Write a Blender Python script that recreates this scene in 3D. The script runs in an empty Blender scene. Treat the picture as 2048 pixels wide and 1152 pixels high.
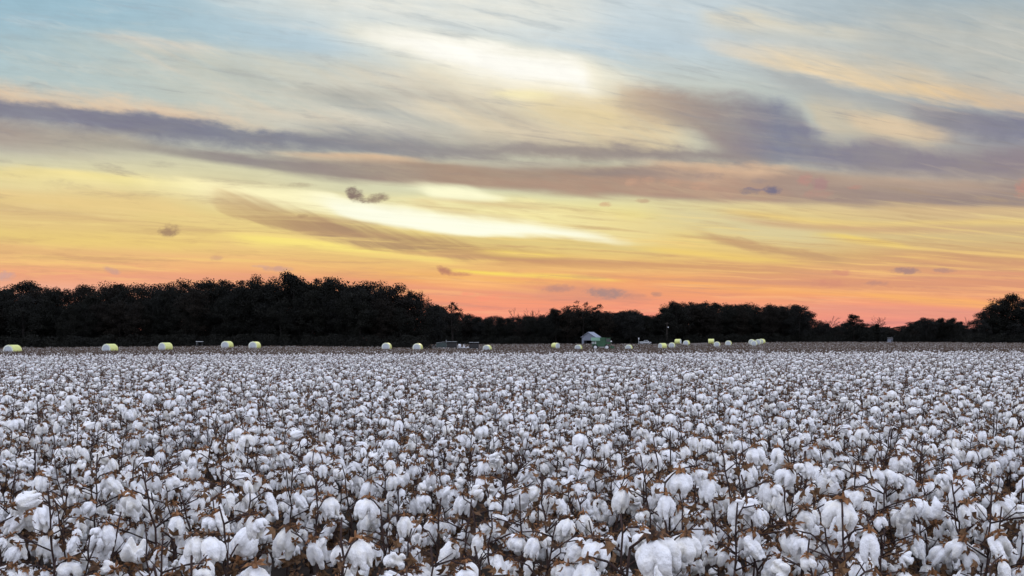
import bpy, bmesh, math, random
import numpy as np
from mathutils import Matrix, Vector, Euler, noise as mnoise

random.seed(7)
RNG = np.random.default_rng(11)
SC = bpy.context.scene
COL = SC.collection
R = math.radians

# ------------------------------------------------------------------ camera --
F = 2010.0            # focal length in photo pixels (photo is 2048 wide)
HOR = 690.0           # horizon row at the middle column
ROLL = 0.0035         # the photograph hangs 0.2 degrees to the left
CAM_H = 1.55
cam = bpy.data.cameras.new('camera')
cam.sensor_width = 36.0
cam.lens = 36.0 * F / 2048.0
cam.shift_y = (HOR - 576.0) / 2048.0
cam.clip_start = 0.1
cam.clip_end = 20000
co = bpy.data.objects.new('camera', cam)
COL.objects.link(co)
co.matrix_world = Matrix.Translation((0, 0, CAM_H)) @ Matrix.Rotation(R(90), 4, 'X') @ Matrix.Rotation(-ROLL, 4, 'Z')
SC.camera = co

# ----------------------------------------------------------------- terrain --
G_PX = np.array([-400, 0, 220, 454, 640, 773, 974, 1157, 1300, 1434, 1515, 1700, 2048, 2500.])
G_D = np.array([0, 150, 200, 250, 300, 350, 400, 450, 600, 5000.])
G_Z = np.array([
    [0, 0, -.15, .2, 1.1, 1.3, 1.3, 1.3, 1.3, 1.3],
    [0, 0, -.15, .2, 1.1, 1.3, 1.3, 1.3, 1.3, 1.3],
    [0, 0, .1, .5, 1.1, 1.3, 1.3, 1.3, 1.3, 1.3],
    [0, 0, .3, .85, 1.2, 1.4, 1.4, 1.4, 1.4, 1.4],
    [0, 0, .2, .5, 1.1, 1.3, 1.4, 1.4, 1.4, 1.4],
    [0, 0, .0, .1, .8, 1.4, 1.4, 1.4, 1.4, 1.4],
    [0, 0, -.1, -.25, -.4, .4, 1.3, 1.4, 1.4, 1.4],
    [0, 0, -.1, -.2, -.35, -.4, .6, 1.2, 1.4, 1.4],
    [0, 0, -.1, -.2, -.35, -.4, .7, 1.4, 1.6, 1.6],
    [0, 0, 0, -.1, -.2, -.15, 1.2, 2.7, 2.6, 2.6],
    [0, 0, 0, 0, .1, .4, 1.7, 2.6, 2.6, 2.6],
    [0, 0, 0, 0, .2, .8, 1.8, 2.4, 2.4, 2.4],
    [0, 0, 0, 0, .3, .9, 1.4, 1.5, 1.6, 1.6],
    [0, 0, 0, 0, .3, .9, 1.4, 1.5, 1.6, 1.6]])

G_Z[:, 2:] -= .35; G_Z[6, 6] = 1.15; G_Z[7, 6:] = (1.15, 1.65, 1.8, 1.8); G_Z[8, 6:] = (.85, 1.85, 1.9, 1.9)

def gz(x, y):
    x = np.asarray(x, float); y = np.asarray(y, float)
    px = 1024 + F * x / np.maximum(y, 20.0)
    px = np.clip(px, G_PX[0], G_PX[-1]); yy = np.clip(y, 0, 5000)
    i = np.clip(np.searchsorted(G_PX, px, side='right') - 1, 0, len(G_PX) - 2)
    j = np.clip(np.searchsorted(G_D, yy, side='right') - 1, 0, len(G_D) - 2)
    a = (px - G_PX[i]) / (G_PX[i + 1] - G_PX[i]); b = (yy - G_D[j]) / (G_D[j + 1] - G_D[j])
    return (G_Z[i, j] * (1 - a) * (1 - b) + G_Z[i + 1, j] * a * (1 - b) + G_Z[i, j + 1] * (1 - a) * b + G_Z[i + 1, j + 1] * a * b)

def at(px, d):
    """point on the ground in the direction of photo column px, d metres out"""
    x = (px - 1024) * d / F
    return Vector((x, d, float(gz(x, d))))

def z_of_row(px, py, d):
    """height above datum of photo row py at distance d"""
    return CAM_H + (HOR - (py + ROLL * (px - 1024))) * d / F

# ---------------------------------------------------------------- helpers --
def tag(o, label=None, cat=None, group=None, kind=None):
    if label: o['label'] = label
    if cat: o['category'] = cat
    if group: o['group'] = group
    if kind: o['kind'] = kind
    return o

def empty(name, loc, rz=0.0, label=None, cat=None, group=None):
    o = bpy.data.objects.new(name, None)
    COL.objects.link(o)
    o.location = loc
    o.rotation_euler = (0, 0, rz)
    o.empty_display_size = 0.2
    return tag(o, label, cat, group)

def link(name, me, parent=None, loc=None, rot=None, scale=None):
    o = bpy.data.objects.new(name, me)
    COL.objects.link(o)
    if parent: o.parent = parent
    if loc is not None: o.location = loc
    if rot is not None: o.rotation_euler = rot
    if scale is not None: o.scale = (scale,) * 3 if np.isscalar(scale) else scale
    return o

class MB:
    """collects vertices and faces and becomes one mesh"""
    def __init__(s):
        s.v = []; s.f = []; s.m = []; s.smooth = False
    def add(s, v, f, mi=0):
        b = len(s.v)
        s.v.extend(tuple(p) for p in v)
        s.f.extend(tuple(i + b for i in q) for q in f)
        s.m.extend([mi] * len(f))
    def box(s, lo, hi, M=None, mi=0, bev=0.0):
        bm = bmesh.new()
        bmesh.ops.create_cube(bm, size=1.0)
        c = [(a + b) / 2 for a, b in zip(lo, hi)]; d = [b - a for a, b in zip(lo, hi)]
        for v in bm.verts: v.co = Vector([c[k] + v.co[k] * d[k] for k in range(3)])
        if bev: bmesh.ops.bevel(bm, geom=bm.edges[:], offset=bev, segments=2, affect='EDGES')
        bm.verts.ensure_lookup_table()
        vs = [(M @ v.co if M else v.co.copy()) for v in bm.verts]
        s.add(vs, [[v.index for v in f.verts] for f in bm.faces], mi)
        bm.free()
        return s
    def prism(s, pts, x0, x1, mi=0):
        """polygon in (y,z) extruded along x"""
        n = len(pts)
        v = [(x0, p[0], p[1]) for p in pts] + [(x1, p[0], p[1]) for p in pts]
        f = [tuple(range(n))[::-1], tuple(range(n, 2 * n))]
        f += [(i, (i + 1) % n, n + (i + 1) % n, n + i) for i in range(n)]
        s.add(v, f, mi); return s
    def tube(s, pts, rad, sides=6, mi=0, cap=True):
        pts = [Vector(p) for p in pts]
        v = []; f = []
        for k, p in enumerate(pts):
            a = pts[max(k - 1, 0)]; b = pts[min(k + 1, len(pts) - 1)]
            t = (b - a).normalized() if (b - a).length > 1e-9 else Vector((0, 0, 1))
            u = t.cross(Vector((0, 0, 1)) if abs(t.z) < .9 else Vector((1, 0, 0))).normalized()
            w = t.cross(u)
            r = rad[k] if hasattr(rad, '__len__') else rad
            for q in range(sides):
                an = 2 * math.pi * q / sides
                v.append(p + (u * math.cos(an) + w * math.sin(an)) * r)
        for k in range(len(pts) - 1):
            for q in range(sides):
                a = k * sides + q; b = k * sides + (q + 1) % sides
                f.append((a, b, b + sides, a + sides))
        if cap:
            f.append(tuple(range(sides))[::-1]); f.append(tuple(range((len(pts) - 1) * sides, len(pts) * sides)))
        s.add(v, f, mi); return s
    def lathe_x(s, prof, sides=28, c=(0, 0, 0), mi=0):
        """profile (x, r) turned about the x axis"""
        v = []; f = []
        for (x, r) in prof:
            for q in range(sides):
                a = 2 * math.pi * q / sides
                v.append((c[0] + x, c[1] + r * math.cos(a), c[2] + r * math.sin(a)))
        n = len(prof)
        for k in range(n - 1):
            for q in range(sides):
                a = k * sides + q; b = k * sides + (q + 1) % sides
                f.append((a, b, b + sides, a + sides))
        f.append(tuple(range(sides))[::-1]); f.append(tuple(range((n - 1) * sides, n * sides)))
        s.add(v, f, mi); return s
    def mesh(s, name, mats, smooth=False):
        me = bpy.data.meshes.new(name)
        me.from_pydata(s.v, [], s.f)
        for m in (mats if isinstance(mats, (list, tuple)) else [mats]): me.materials.append(m)
        me.polygons.foreach_set('material_index', s.m)
        if smooth: me.polygons.foreach_set('use_smooth', [True] * len(s.f))
        me.update()
        bm = bmesh.new(); bm.from_mesh(me)
        bmesh.ops.recalc_face_normals(bm, faces=bm.faces[:])
        bm.to_mesh(me); bm.free()
        return me
    def build(s, name, mats, parent=None, smooth=False, **kw):
        return link(name, s.mesh(name, mats, smooth), parent, **kw)

def quads_mesh(name, V, mats, mi=None):
    """V: n x 4 x 3 numpy quads"""
    n = len(V)
    me = bpy.data.meshes.new(name)
    me.vertices.add(n * 4); me.vertices.foreach_set('co', V.reshape(-1).astype(np.float32))
    me.loops.add(n * 4); me.loops.foreach_set('vertex_index', np.arange(n * 4, dtype=np.int32))
    me.polygons.add(n)
    me.polygons.foreach_set('loop_start', np.arange(0, n * 4, 4, dtype=np.int32))
    for m in (mats if isinstance(mats, (list, tuple)) else [mats]): me.materials.append(m)
    if mi is not None: me.polygons.foreach_set('material_index', mi.astype(np.int32))
    me.update(calc_edges=True)
    return me

# -------------------------------------------------------------- materials --
def s2l(c):
    return tuple(((v / 255) / 12.92 if v / 255 <= .04045 else ((v / 255 + .055) / 1.055) ** 2.4) for v in c)

def mat(name, col, rough=.8, col2=None, nscale=8.0, metal=0.0, bump=0.0, bscale=40.0, rand=0.0, spec=.3, sheen=0.0, detail=4.0, lo=.35, hi=.65):
    m = bpy.data.materials.new(name); m.use_nodes = True
    nt = m.node_tree; N = nt.nodes; L = nt.links
    b = N['Principled BSDF']
    b.inputs['Roughness'].default_value = rough
    b.inputs['Metallic'].default_value = metal
    b.inputs['Specular IOR Level'].default_value = spec
    b.inputs['Base Color'].default_value = (*col, 1)
    if sheen:
        b.inputs['Sheen Weight'].default_value = sheen
        b.inputs['Sheen Roughness'].default_value = .6
    tc = N.new('ShaderNodeTexCoord')
    out = None
    if col2 is not None:
        n = N.new('ShaderNodeTexNoise'); n.inputs['Scale'].default_value = nscale; n.inputs['Detail'].default_value = detail
        L.new(tc.outputs['Object'], n.inputs['Vector'])
        r = N.new('ShaderNodeMapRange'); r.inputs['From Min'].default_value = lo; r.inputs['From Max'].default_value = hi
        L.new(n.outputs['Fac'], r.inputs['Value'])
        fac = r.outputs['Result']
        if rand:
            oi = N.new('ShaderNodeObjectInfo')
            a = N.new('ShaderNodeMath'); a.operation = 'MULTIPLY_ADD'; a.use_clamp = True
            a.inputs[1].default_value = rand; L.new(oi.outputs['Random'], a.inputs[0])
            k = N.new('ShaderNodeMath'); k.operation = 'SUBTRACT'; L.new(fac, k.inputs[0]); k.inputs[1].default_value = rand / 2
            L.new(k.outputs[0], a.inputs[2]); fac = a.outputs[0]
        mx = N.new('ShaderNodeMix'); mx.data_type = 'RGBA'
        mx.inputs[6].default_value = (*col, 1); mx.inputs[7].default_value = (*col2, 1)
        L.new(fac, mx.inputs[0]); L.new(mx.outputs[2], b.inputs['Base Color'])
    if bump:
        n2 = N.new('ShaderNodeTexNoise'); n2.inputs['Scale'].default_value = bscale; n2.inputs['Detail'].default_value = 5
        L.new(tc.outputs['Object'], n2.inputs['Vector'])
        bp = N.new('ShaderNodeBump'); bp.inputs['Strength'].default_value = bump; bp.inputs['Distance'].default_value = .02
        L.new(n2.outputs['Fac'], bp.inputs['Height']); L.new(bp.outputs['Normal'], b.inputs['Normal'])
    return m
BACK_LO = (1.26, 1.31, 1.56); BACK_HI = (1.27, 1.38, 1.76); BACK_CL = (1.54, 1.56, 1.75)  # unseen back sky, raised in brightness and blue as front fill for the cotton
# ====================================================================== SKY ==
# The dome is a World shader: a Nishita sky with layers of stratus and cirrus
# laid over it by direction (straight ahead = +Y).  u, w are the directions'
# rise and run on a flat cloud deck, in the photograph's own angular units.
world = bpy.data.worlds.new('World'); SC.world = world
world.use_nodes = True
WT = world.node_tree
for n in list(WT.nodes): WT.nodes.remove(n)
WN = WT.nodes; WL = WT.links

class S:
    def __init__(s, sock): s.s = sock
    def __add__(a, b): return op('ADD', a, b)
    def __radd__(a, b): return op('ADD', b, a)
    def __sub__(a, b): return op('SUBTRACT', a, b)
    def __rsub__(a, b): return op('SUBTRACT', b, a)
    def __mul__(a, b): return op('MULTIPLY', a, b)
    def __rmul__(a, b): return op('MULTIPLY', b, a)
    def __truediv__(a, b): return op('DIVIDE', a, b)

def put(sock, v):
    if isinstance(v, S): WL.new(v.s, sock)
    else: sock.default_value = v

def op(o, a, b=None, clamp=False):
    n = WN.new('ShaderNodeMath'); n.operation = o
    put(n.inputs[0], a)
    if b is not None: put(n.inputs[1], b)
    r = S(n.outputs[0])
    return op('MINIMUM', op('MAXIMUM', r, 0.0), 1.0) if clamp else r

def smooth(a, b, x):
    n = WN.new('ShaderNodeMapRange'); n.interpolation_type = 'SMOOTHSTEP'
    n.clamp = False; put(n.inputs['Value'], x); put(n.inputs['From Min'], a); put(n.inputs['From Max'], b)
    return S(n.outputs['Result'])

XMIN, XSPAN, YSPAN, YOFF = -400.0, 2848.0, 900.0, 100.0

def curve(xn, pts, lin=False, raw=False):
    """pts: (px, value) -> value along the deck, through a Float Curve"""
    n = WN.new('ShaderNodeFloatCurve')
    c = n.mapping.curves[0]
    q = [((p[0] - XMIN) / XSPAN, p[1] if raw else (p[1] + YOFF) / YSPAN) for p in pts]
    if q[0][0] > 0: q = [(0.0, q[0][1])] + q
    if q[-1][0] < 1: q = q + [(1.0, q[-1][1])]
    while len(c.points) < len(q): c.points.new(.5, .5)
    for p, v in zip(c.points, q):
        p.location = v; p.handle_type = 'VECTOR' if lin else 'AUTO_CLAMPED'
    n.mapping.use_clip = False
    n.mapping.update()
    put(n.inputs['Value'], xn)
    r = S(n.outputs[0])
    return r if raw else r * YSPAN - YOFF

def ramp(fac, stops, x0=None):
    """stops: (px or fraction, sRGB 0-255 tuple)"""
    n = WN.new('ShaderNodeValToRGB'); cr = n.color_ramp
    while len(cr.elements) < len(stops): cr.elements.new(.5)
    for e, (p, c) in zip(cr.elements, sorted(stops)):
        e.position = (p - XMIN) / XSPAN if x0 is None else p
        e.color = (*s2l(c), 1)
    put(n.inputs[0], fac)
    return S(n.outputs[0])

def mixc(a, b, f, mode='MIX'):
    n = WN.new('ShaderNodeMix'); n.data_type = 'RGBA'; n.blend_type = mode
    put(n.inputs[0], f)
    for k, c in ((6, a), (7, b)):
        if isinstance(c, S): WL.new(c.s, n.inputs[k])
        else: n.inputs[k].default_value = (*c, 1)
    return S(n.outputs[2])

def noise2(a, b, scale=1.0, detail=3.0, rough=.5, dist=0.0, seed=0.0):
    cb = WN.new('ShaderNodeCombineXYZ')
    put(cb.inputs[0], a); put(cb.inputs[1], b); cb.inputs[2].default_value = seed
    n = WN.new('ShaderNodeTexNoise'); n.noise_dimensions = '3D'
    n.inputs['Scale'].default_value = scale; n.inputs['Detail'].default_value = detail
    n.inputs['Roughness'].default_value = rough; n.inputs['Distortion'].default_value = dist
    WL.new(cb.outputs[0], n.inputs['Vector'])
    return S(n.outputs['Fac'])

tcw = WN.new('ShaderNodeTexCoord')
sep = WN.new('ShaderNodeSeparateXYZ'); WL.new(tcw.outputs['Generated'], sep.inputs[0])
DX, DY, DZ = (S(sep.outputs[k]) for k in range(3))
den = op('MAXIMUM', DY, 0.3)
PX0 = DX / den * F + 1024.0
PY0 = HOR - DZ / den * F - (PX0 - 1024.0) * ROLL
def _xn():
    global PX, XN
    PX = PX0 + (n_long + n_wisp + n_comb + n_puff + n_fine + n_bit + n_fluff) * 0.02
    XN = op('MULTIPLY_ADD', PX, 1 / XSPAN); XN.s.node.inputs[2].default_value = -XMIN / XSPAN
    XN = op('MINIMUM', op('MAXIMUM', XN, 0.0), 1.0)


def along(deg, sx, sy, seed, detail=3, rough=.5, dist=0.0):
    """noise drawn out along a wind direction that falls by deg to the right"""
    c, s_ = math.cos(R(deg)), math.sin(R(deg))
    a = (PX0 * c + PY0 * s_) * (1 / sx); b = (PY0 * c - PX0 * s_) * (1 / sy)
    return noise2(a, b, 1.0, detail, rough, dist, seed)

n_long = along(7, 420, 48, 1.3, 3) - .5          # long slow swells
n_wisp = along(11, 130, 26, 4.7, 5, .58) - .5    # wisps
n_comb = along(24, 170, 15, 8.1, 4, .55) - .5    # combed fibres, steeper
n_puff = along(4, 46, 30, 12.9, 5, .6) - .5      # small rounded heads
n_fluff = along(9, 80, 40, 71.0, 6, .62, .4) - .5  # soft mottling
n_bit = along(-6, 17, 11, 33.0, 5, .62) - .5      # scraps
n_fine = along(5, 210, 7, 21.0, 4, .6) - .5      # thin low streaks
_xn()
YS = PY0 + n_long * 34 + n_wisp * 14             # soft bands
YW = PY0 + n_long * 30 + n_wisp * 40             # ragged bands
YC = PY0 + n_long * 28 + n_comb * 30 + n_wisp * 12             # combed bands
YP = PY0 + n_long * 26 + n_puff * 16 + n_fluff * 34 + n_wisp * 26   # puffy edges
YT = PY0 + n_long * 16 + n_wisp * 8              # thin straight streaks

state = {}
SHARED = ['PX', 'PY0', 'XN', 'YS', 'YW', 'YC', 'YP', 'YT', 'n_long', 'n_wisp', 'n_comb', 'n_puff', 'n_fine', 'n_bit', 'n_fluff']
_outer = {}
def deck(name):
    """start a node group that holds one deck of clouds (it keeps the tree readable and quick to build)"""
    global WN, WL
    close()
    g = bpy.data.node_groups.new(name, 'ShaderNodeTree')
    g.interface.new_socket('sky', in_out='INPUT', socket_type='NodeSocketColor')
    for k in SHARED: g.interface.new_socket(k, in_out='INPUT', socket_type='NodeSocketFloat')
    g.interface.new_socket('sky', in_out='OUTPUT', socket_type='NodeSocketColor')
    _outer.update(WN=WN, WL=WL, g=g, c=state['c'], **{k: globals()[k] for k in SHARED})
    WN, WL = g.nodes, g.links
    gi = WN.new('NodeGroupInput')
    state['c'] = S(gi.outputs[0])
    for i, k in enumerate(SHARED): globals()[k] = S(gi.outputs[i + 1])

def close():
    global WN, WL
    if 'g' not in _outer: return
    g = _outer.pop('g')
    go = WN.new('NodeGroupOutput'); WL.new(state['c'].s, go.inputs[0])
    WN, WL = _outer['WN'], _outer['WL']
    n = WN.new('ShaderNodeGroup'); n.node_tree = g
    put(n.inputs[0], _outer['c'])
    for i, k in enumerate(SHARED):
        put(n.inputs[i + 1], _outer[k]); globals()[k] = _outer[k]
    state['c'] = S(n.outputs[0])

def band(color, top, bot, st, sb, opac, y=None, tex=0.0, texn=None):
    """a cloud layer between two curves; st/sb = softness of its upper/lower edge"""
    y = y or YS
    t = curve(XN, top); b = curve(XN, bot); st *= 1.5; sb *= 1.5
    m = smooth(-st / 2, st / 2, y - t) * smooth(sb / 2, -sb / 2, y - b)
    if not isinstance(opac, (int, float)): m = m * curve(XN, opac, raw=True)
    else: m = m * opac
    if tex: m = op('MINIMUM', m * ((texn or n_wisp) * (tex * 2) + 1.0), 1.0)
    c = ramp(XN, color) if isinstance(color, list) else s2l(color)
    state['c'] = mixc(state['c'], c, m)

def puff(color, cx, cy, rx, ry, opac=.8, ang=0.0, n=None, amp=1.5):
    """a small ragged cumulus"""
    c_, s_ = math.cos(R(ang)), math.sin(R(ang))
    dx = PX + n_puff * 24 - cx; dy = PY0 + n_wisp * 8 - cy
    a = (dx * c_ + dy * s_) * (1 / rx); b = (dy * c_ - dx * s_) * (1 / ry)
    d = a * a + b * b
    f = smooth(-.25, 1.0, (0.8 - d) + n_bit * amp * 1.5 + n_puff * amp * 1.1) * smooth(2.6, .4, d)
    state['c'] = mixc(state['c'], s2l(color), f * opac)

# --- clear sky behind the clouds: rows of colour, left / middle / right -------
yb = op('MULTIPLY_ADD', PY0 + n_long * 22, 1 / 900.0); yb.s.node.inputs[2].default_value = 200 / 900.0
yb = op('MINIMUM', op('MAXIMUM', yb, 0.0), 1.0)
def rows(st): return ramp(yb, [((p + 200) / 900.0, c) for p, c in st], x0=1)
LEFT = rows([(-200, (120, 160, 195)), (0, (156, 188, 203)), (100, (167, 193, 203)), (180, (180, 197, 196)), (300, (202, 202, 182)), (345, (220, 211, 168)), (400, (229, 204, 142)), (470, (229, 198, 130)), (505, (236, 190, 128)), (545, (244, 174, 126)), (580, (240, 168, 141)), (690, (235, 150, 140))])
MID = rows([(-200, (140, 175, 205)), (0, (205, 216, 220)), (90, (190, 208, 218)), (180, (205, 208, 196)), (300, (205, 205, 182)), (380, (214, 214, 180)), (430, (240, 225, 150)), (500, (236, 206, 128)), (530, (236, 190, 120)), (560, (240, 168, 112)), (600, (246, 158, 120)), (640, (245, 148, 126)), (690, (240, 140, 130))])
RIGHT = rows([(-200, (125, 155, 185)), (0, (164, 180, 188)), (90, (180, 188, 188)), (200, (168, 182, 186)), (300, (180, 178, 170)), (420, (212, 182, 140)), (470, (214, 192, 140)), (510, (212, 170, 120)), (545, (222, 158, 122)), (590, (240, 164, 116)), (620, (241, 156, 128)), (650, (236, 148, 134)), (690, (230, 140, 135))])
state['c'] = mixc(mixc(LEFT, MID, smooth(150, 900, PX)), RIGHT, smooth(1150, 1950, PX))

deck('veils')
# --- high veils -------------------------------------------------------------
band((232, 231, 220), [(300, -40), (500, -30), (1300, -60)], [(300, -10), (500, 10), (700, 50), (900, 72), (1100, 74), (1300, 60)], 30, 60, [(250, 0), (500, .55), (800, .75), (1150, .6), (1300, 0)], YW, .8, n_wisp)
band((226, 214, 188), [(1380, 25), (1500, 22), (1650, 50), (1800, 62)], [(1380, 45), (1500, 58), (1650, 80), (1800, 90)], 25, 30, [(1380, 0), (1450, .75), (1560, .6), (1700, .5), (1820, 0)], YW, .6, n_wisp)
band((192, 192, 184), [(1650, 30), (2048, 30)], [(1650, 140), (1800, 180), (2048, 190)], 60, 60, [(1640, 0), (1760, .6), (2048, .7)], YW, .9, n_wisp)
# veil on the left and its lit upper rim
band([(0, (178, 196, 198)), (400, (196, 200, 190)), (800, (214, 208, 192)), (1200, (222, 204, 168))],
     [(0, 70), (200, 65), (350, 76), (450, 90), (600, 112), (700, 125), (850, 128), (1000, 150), (1150, 165), (1250, 190), (1400, 230)],
     [(0, 205), (200, 225), (400, 250), (600, 280), (800, 290), (1000, 300), (1200, 310), (1400, 310)], 45, 30,
     [(-100, 0.5), (150, .7), (500, .85), (800, .95), (1300, .9), (1450, .0)], YW, .7, n_comb)
band((228, 214, 196), [(180, 62), (300, 72), (430, 92), (560, 110)], [(180, 72), (300, 92), (430, 108), (560, 118)], 18, 34, [(150, 0), (240, .7), (380, .6), (560, 0)], YW, .9, n_comb)
band((226, 212, 192), [(250, 105), (340, 125), (460, 140)], [(250, 115), (340, 140), (460, 150)], 14, 18, [(240, 0), (290, .5), (350, .4), (480, 0)], YW, .9, n_comb)
band((222, 208, 186), [(380, 170), (520, 205), (650, 228), (800, 248)], [(380, 185), (520, 235), (650, 250), (800, 262)], 26, 26, [(360, 0), (480, .5), (640, .6), (800, 0)], YC, .9, n_comb)
# shaded folds inside the veil
band((178, 184, 178), [(420, 130), (560, 160), (700, 185), (850, 215)], [(420, 150), (560, 185), (700, 210), (850, 240)], 30, 34, [(380, 0), (480, .6), (680, .65), (880, 0)], YC, .9, n_comb)
band((182, 174, 162), [(850, 165), (950, 205), (1050, 235), (1150, 275)], [(850, 195), (950, 235), (1050, 270), (1150, 295)], 30, 30, [(820, 0), (920, .6), (1060, .65), (1180, 0)], YC, .9, n_comb)
band([(560, (132, 136, 146)), (760, (140, 142, 148)), (1000, (156, 150, 146))], [(520, 262), (640, 258), (760, 262), (900, 276), (1050, 292)], [(520, 290), (640, 304), (760, 308), (900, 314), (1050, 320)], 34, 14, [(480, 0), (600, .7), (760, .85), (900, .8), (1100, 0)], YW, .5, n_comb)
band((160, 166, 166), [(640, 190), (760, 214), (900, 246), (1000, 270)], [(640, 204), (760, 232), (900, 262), (1000, 282)], 20, 26, [(600, 0), (700, .7), (880, .6), (1010, 0)], YC, .9, n_comb)
band((176, 172, 164), [(560, 165), (700, 175), (860, 186), (1000, 205)], [(560, 180), (700, 200), (860, 208), (1000, 220)], 24, 26, [(540, 0), (660, .6), (860, .55), (1020, 0)], YC, .9, n_comb)
band((226, 210, 180), [(820, 205), (960, 232), (1100, 262), (1250, 282)], [(820, 222), (960, 256), (1100, 282), (1250, 296)], 24, 26, [(780, 0), (920, .6), (1100, .6), (1280, 0)], YC, .9, n_comb)
band((156, 150, 146), [(920, 272), (1060, 285), (1200, 284), (1340, 290)], [(920, 300), (1060, 312), (1200, 312), (1340, 314)], 30, 20, [(880, 0), (1020, .55), (1200, .6), (1380, 0)], YW, .6, n_comb)
deck('gap')
# --- the blazing gap where the sun stands behind the cloud --------------------
band((248, 240, 216), [(640, 45), (800, 58), (950, 76), (1100, 98), (1200, 122), (1300, 165), (1420, 205)], [(640, 75), (800, 120), (900, 160), (1050, 200), (1150, 215), (1250, 205), (1420, 225)], 30, 60, [(600, 0), (720, .7), (900, .8), (1150, .85), (1210, .6), (1300, .45), (1440, 0)], YT, .3)
band((226, 206, 160), [(1040, 195), (1150, 198), (1250, 200)], [(1040, 225), (1150, 245), (1250, 250)], 26, 40, [(1000, 0), (1120, .75), (1220, .7), (1290, 0)], YW, .5)
band((246, 234, 186), [(960, 180), (1060, 180), (1120, 186)], [(960, 190), (1060, 200), (1120, 200)], 10, 14, [(960, 0), (1020, .8), (1100, .5), (1150, 0)], YT, .3)

deck('slate_right')
# --- slate cloud on the right ---------------------------------------------
band([(1180, (202, 174, 140)), (1290, (174, 150, 132)), (1430, (152, 138, 136)), (1560, (128, 130, 148)), (1750, (140, 134, 144)), (2048, (144, 133, 140))],
     [(1180, 178), (1260, 172), (1350, 183), (1450, 196), (1530, 200), (1600, 226), (1630, 262), (1690, 276), (1760, 262), (1820, 284), (1920, 296), (2048, 288), (2300, 290)],
     [(1180, 190), (1240, 222), (1300, 240), (1380, 262), (1430, 300), (1480, 332), (1580, 337), (1700, 346), (1800, 356), (1920, 362), (2100, 366)],
     34, 40, [(1180, 0), (1250, .6), (1400, .85), (1600, .95), (2100, .97)], YP, .35, n_fluff)
band((206, 194, 170), [(1600, 195), (1680, 200), (1760, 215), (1850, 245), (1920, 270)], [(1600, 225), (1660, 268), (1740, 274), (1830, 288), (1940, 294)], 34, 24, [(1560, 0), (1640, .75), (1760, .8), (1860, .6), (1950, 0)], YW, .4)
band((168, 168, 168), [(1480, 118), (1600, 140), (1750, 178), (1900, 200), (2048, 215)], [(1480, 150), (1600, 190), (1750, 220), (1900, 270), (2048, 288)], 30, 40, [(1420, 0), (1560, .5), (1700, .7), (1850, .85), (2100, .95)], YW, .4)
band([(1760, (156, 150, 150)), (1900, (134, 130, 142)), (2048, (126, 126, 146))], [(1760, 200), (1850, 206), (1950, 222), (2048, 230), (2300, 240)], [(1760, 225), (1850, 262), (1950, 285), (2048, 292), (2300, 295)], 20, 30, [(1740, 0), (1840, .6), (1960, .85), (2100, .9)], YP, .3)
# the long cream ray upper right
band([(1360, (226, 218, 204)), (1600, (236, 214, 178)), (1850, (228, 200, 158)), (2048, (226, 190, 150))],
     [(1340, 66), (1450, 86), (1560, 95), (1650, 114), (1750, 138), (1850, 155), (1950, 178), (2048, 198), (2200, 230)],
     [(1340, 78), (1450, 110), (1560, 135), (1650, 158), (1750, 178), (1850, 193), (1950, 208), (2048, 222), (2200, 250)], 56, 14,
     [(1330, 0), (1430, .7), (1600, .9), (1900, .85), (2048, .8), (2200, .6)], YW, .5, n_comb)
band((226, 200, 166), [(1650, 215), (1740, 232), (1850, 258), (1930, 276)], [(1650, 232), (1740, 262), (1850, 282), (1930, 284)], 20, 14, [(1640, 0), (1720, .6), (1850, .7), (1940, 0)], YW, .5)

deck('slate_bank')
# --- long slate bank from the left ----------------------------------------
band((226, 200, 170), [(-100, 160), (0, 172), (120, 188), (250, 200), (330, 212), (420, 222), (520, 246), (620, 262)], [(-100, 190), (0, 205), (250, 232), (420, 248), (620, 275)], 30, 16, [(-100, .85), (300, .9), (400, .8), (540, .45), (640, 0)], YP, .6, n_comb)
band([(0, (128, 126, 142)), (250, (127, 126, 142)), (500, (126, 128, 143)), (700, (140, 139, 146)), (900, (150, 144, 144)), (1100, (156, 145, 139)), (1400, (148, 137, 137))],
     [(-100, 182), (0, 197), (100, 207), (200, 219), (300, 230), (400, 240), (500, 258), (600, 268), (700, 276), (800, 287), (900, 294), (1000, 294), (1150, 286), (1300, 290), (1420, 302), (1600, 320)],
     [(-100, 232), (0, 247), (100, 258), (200, 272), (300, 286), (400, 294), (500, 301), (600, 304), (700, 308), (850, 314), (1000, 320), (1200, 325), (1400, 330), (1600, 340)],
     16, 34, [(-100, .95), (500, .95), (700, .9), (900, .92), (1200, .95), (1420, .95), (1520, .6), (1600, 0)], YP, .25, n_wisp)
band([(0, (166, 150, 142)), (200, (174, 163, 148)), (420, (188, 182, 160))], [(-100, 230), (0, 240), (200, 262), (400, 288)], [(-100, 288), (0, 300), (200, 308), (420, 312)], 20, 40, [(-100, .9), (0, .85), (250, .7), (440, 0)], YS, .3)
band([(200, (160, 152, 142)), (500, (146, 138, 138)), (700, (156, 142, 134)), (900, (170, 146, 128)), (1200, (166, 143, 128)), (1500, (172, 147, 133)), (1750, (160, 141, 133)), (2048, (152, 136, 133))],
     [(100, 262), (300, 288), (500, 308), (650, 314), (800, 318), (1000, 328), (1200, 334), (1400, 338), (1600, 345), (1800, 360), (2100, 370)],
     [(100, 285), (300, 306), (400, 320), (500, 333), (600, 347), (700, 358), (800, 366), (900, 373), (1000, 381), (1100, 388), (1200, 393), (1300, 398), (1400, 403), (1600, 409), (1800, 415), (2100, 418)],
     12, 12, [(60, 0), (300, .7), (500, .95), (1000, .97), (2100, 1)], YS, .2)
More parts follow.
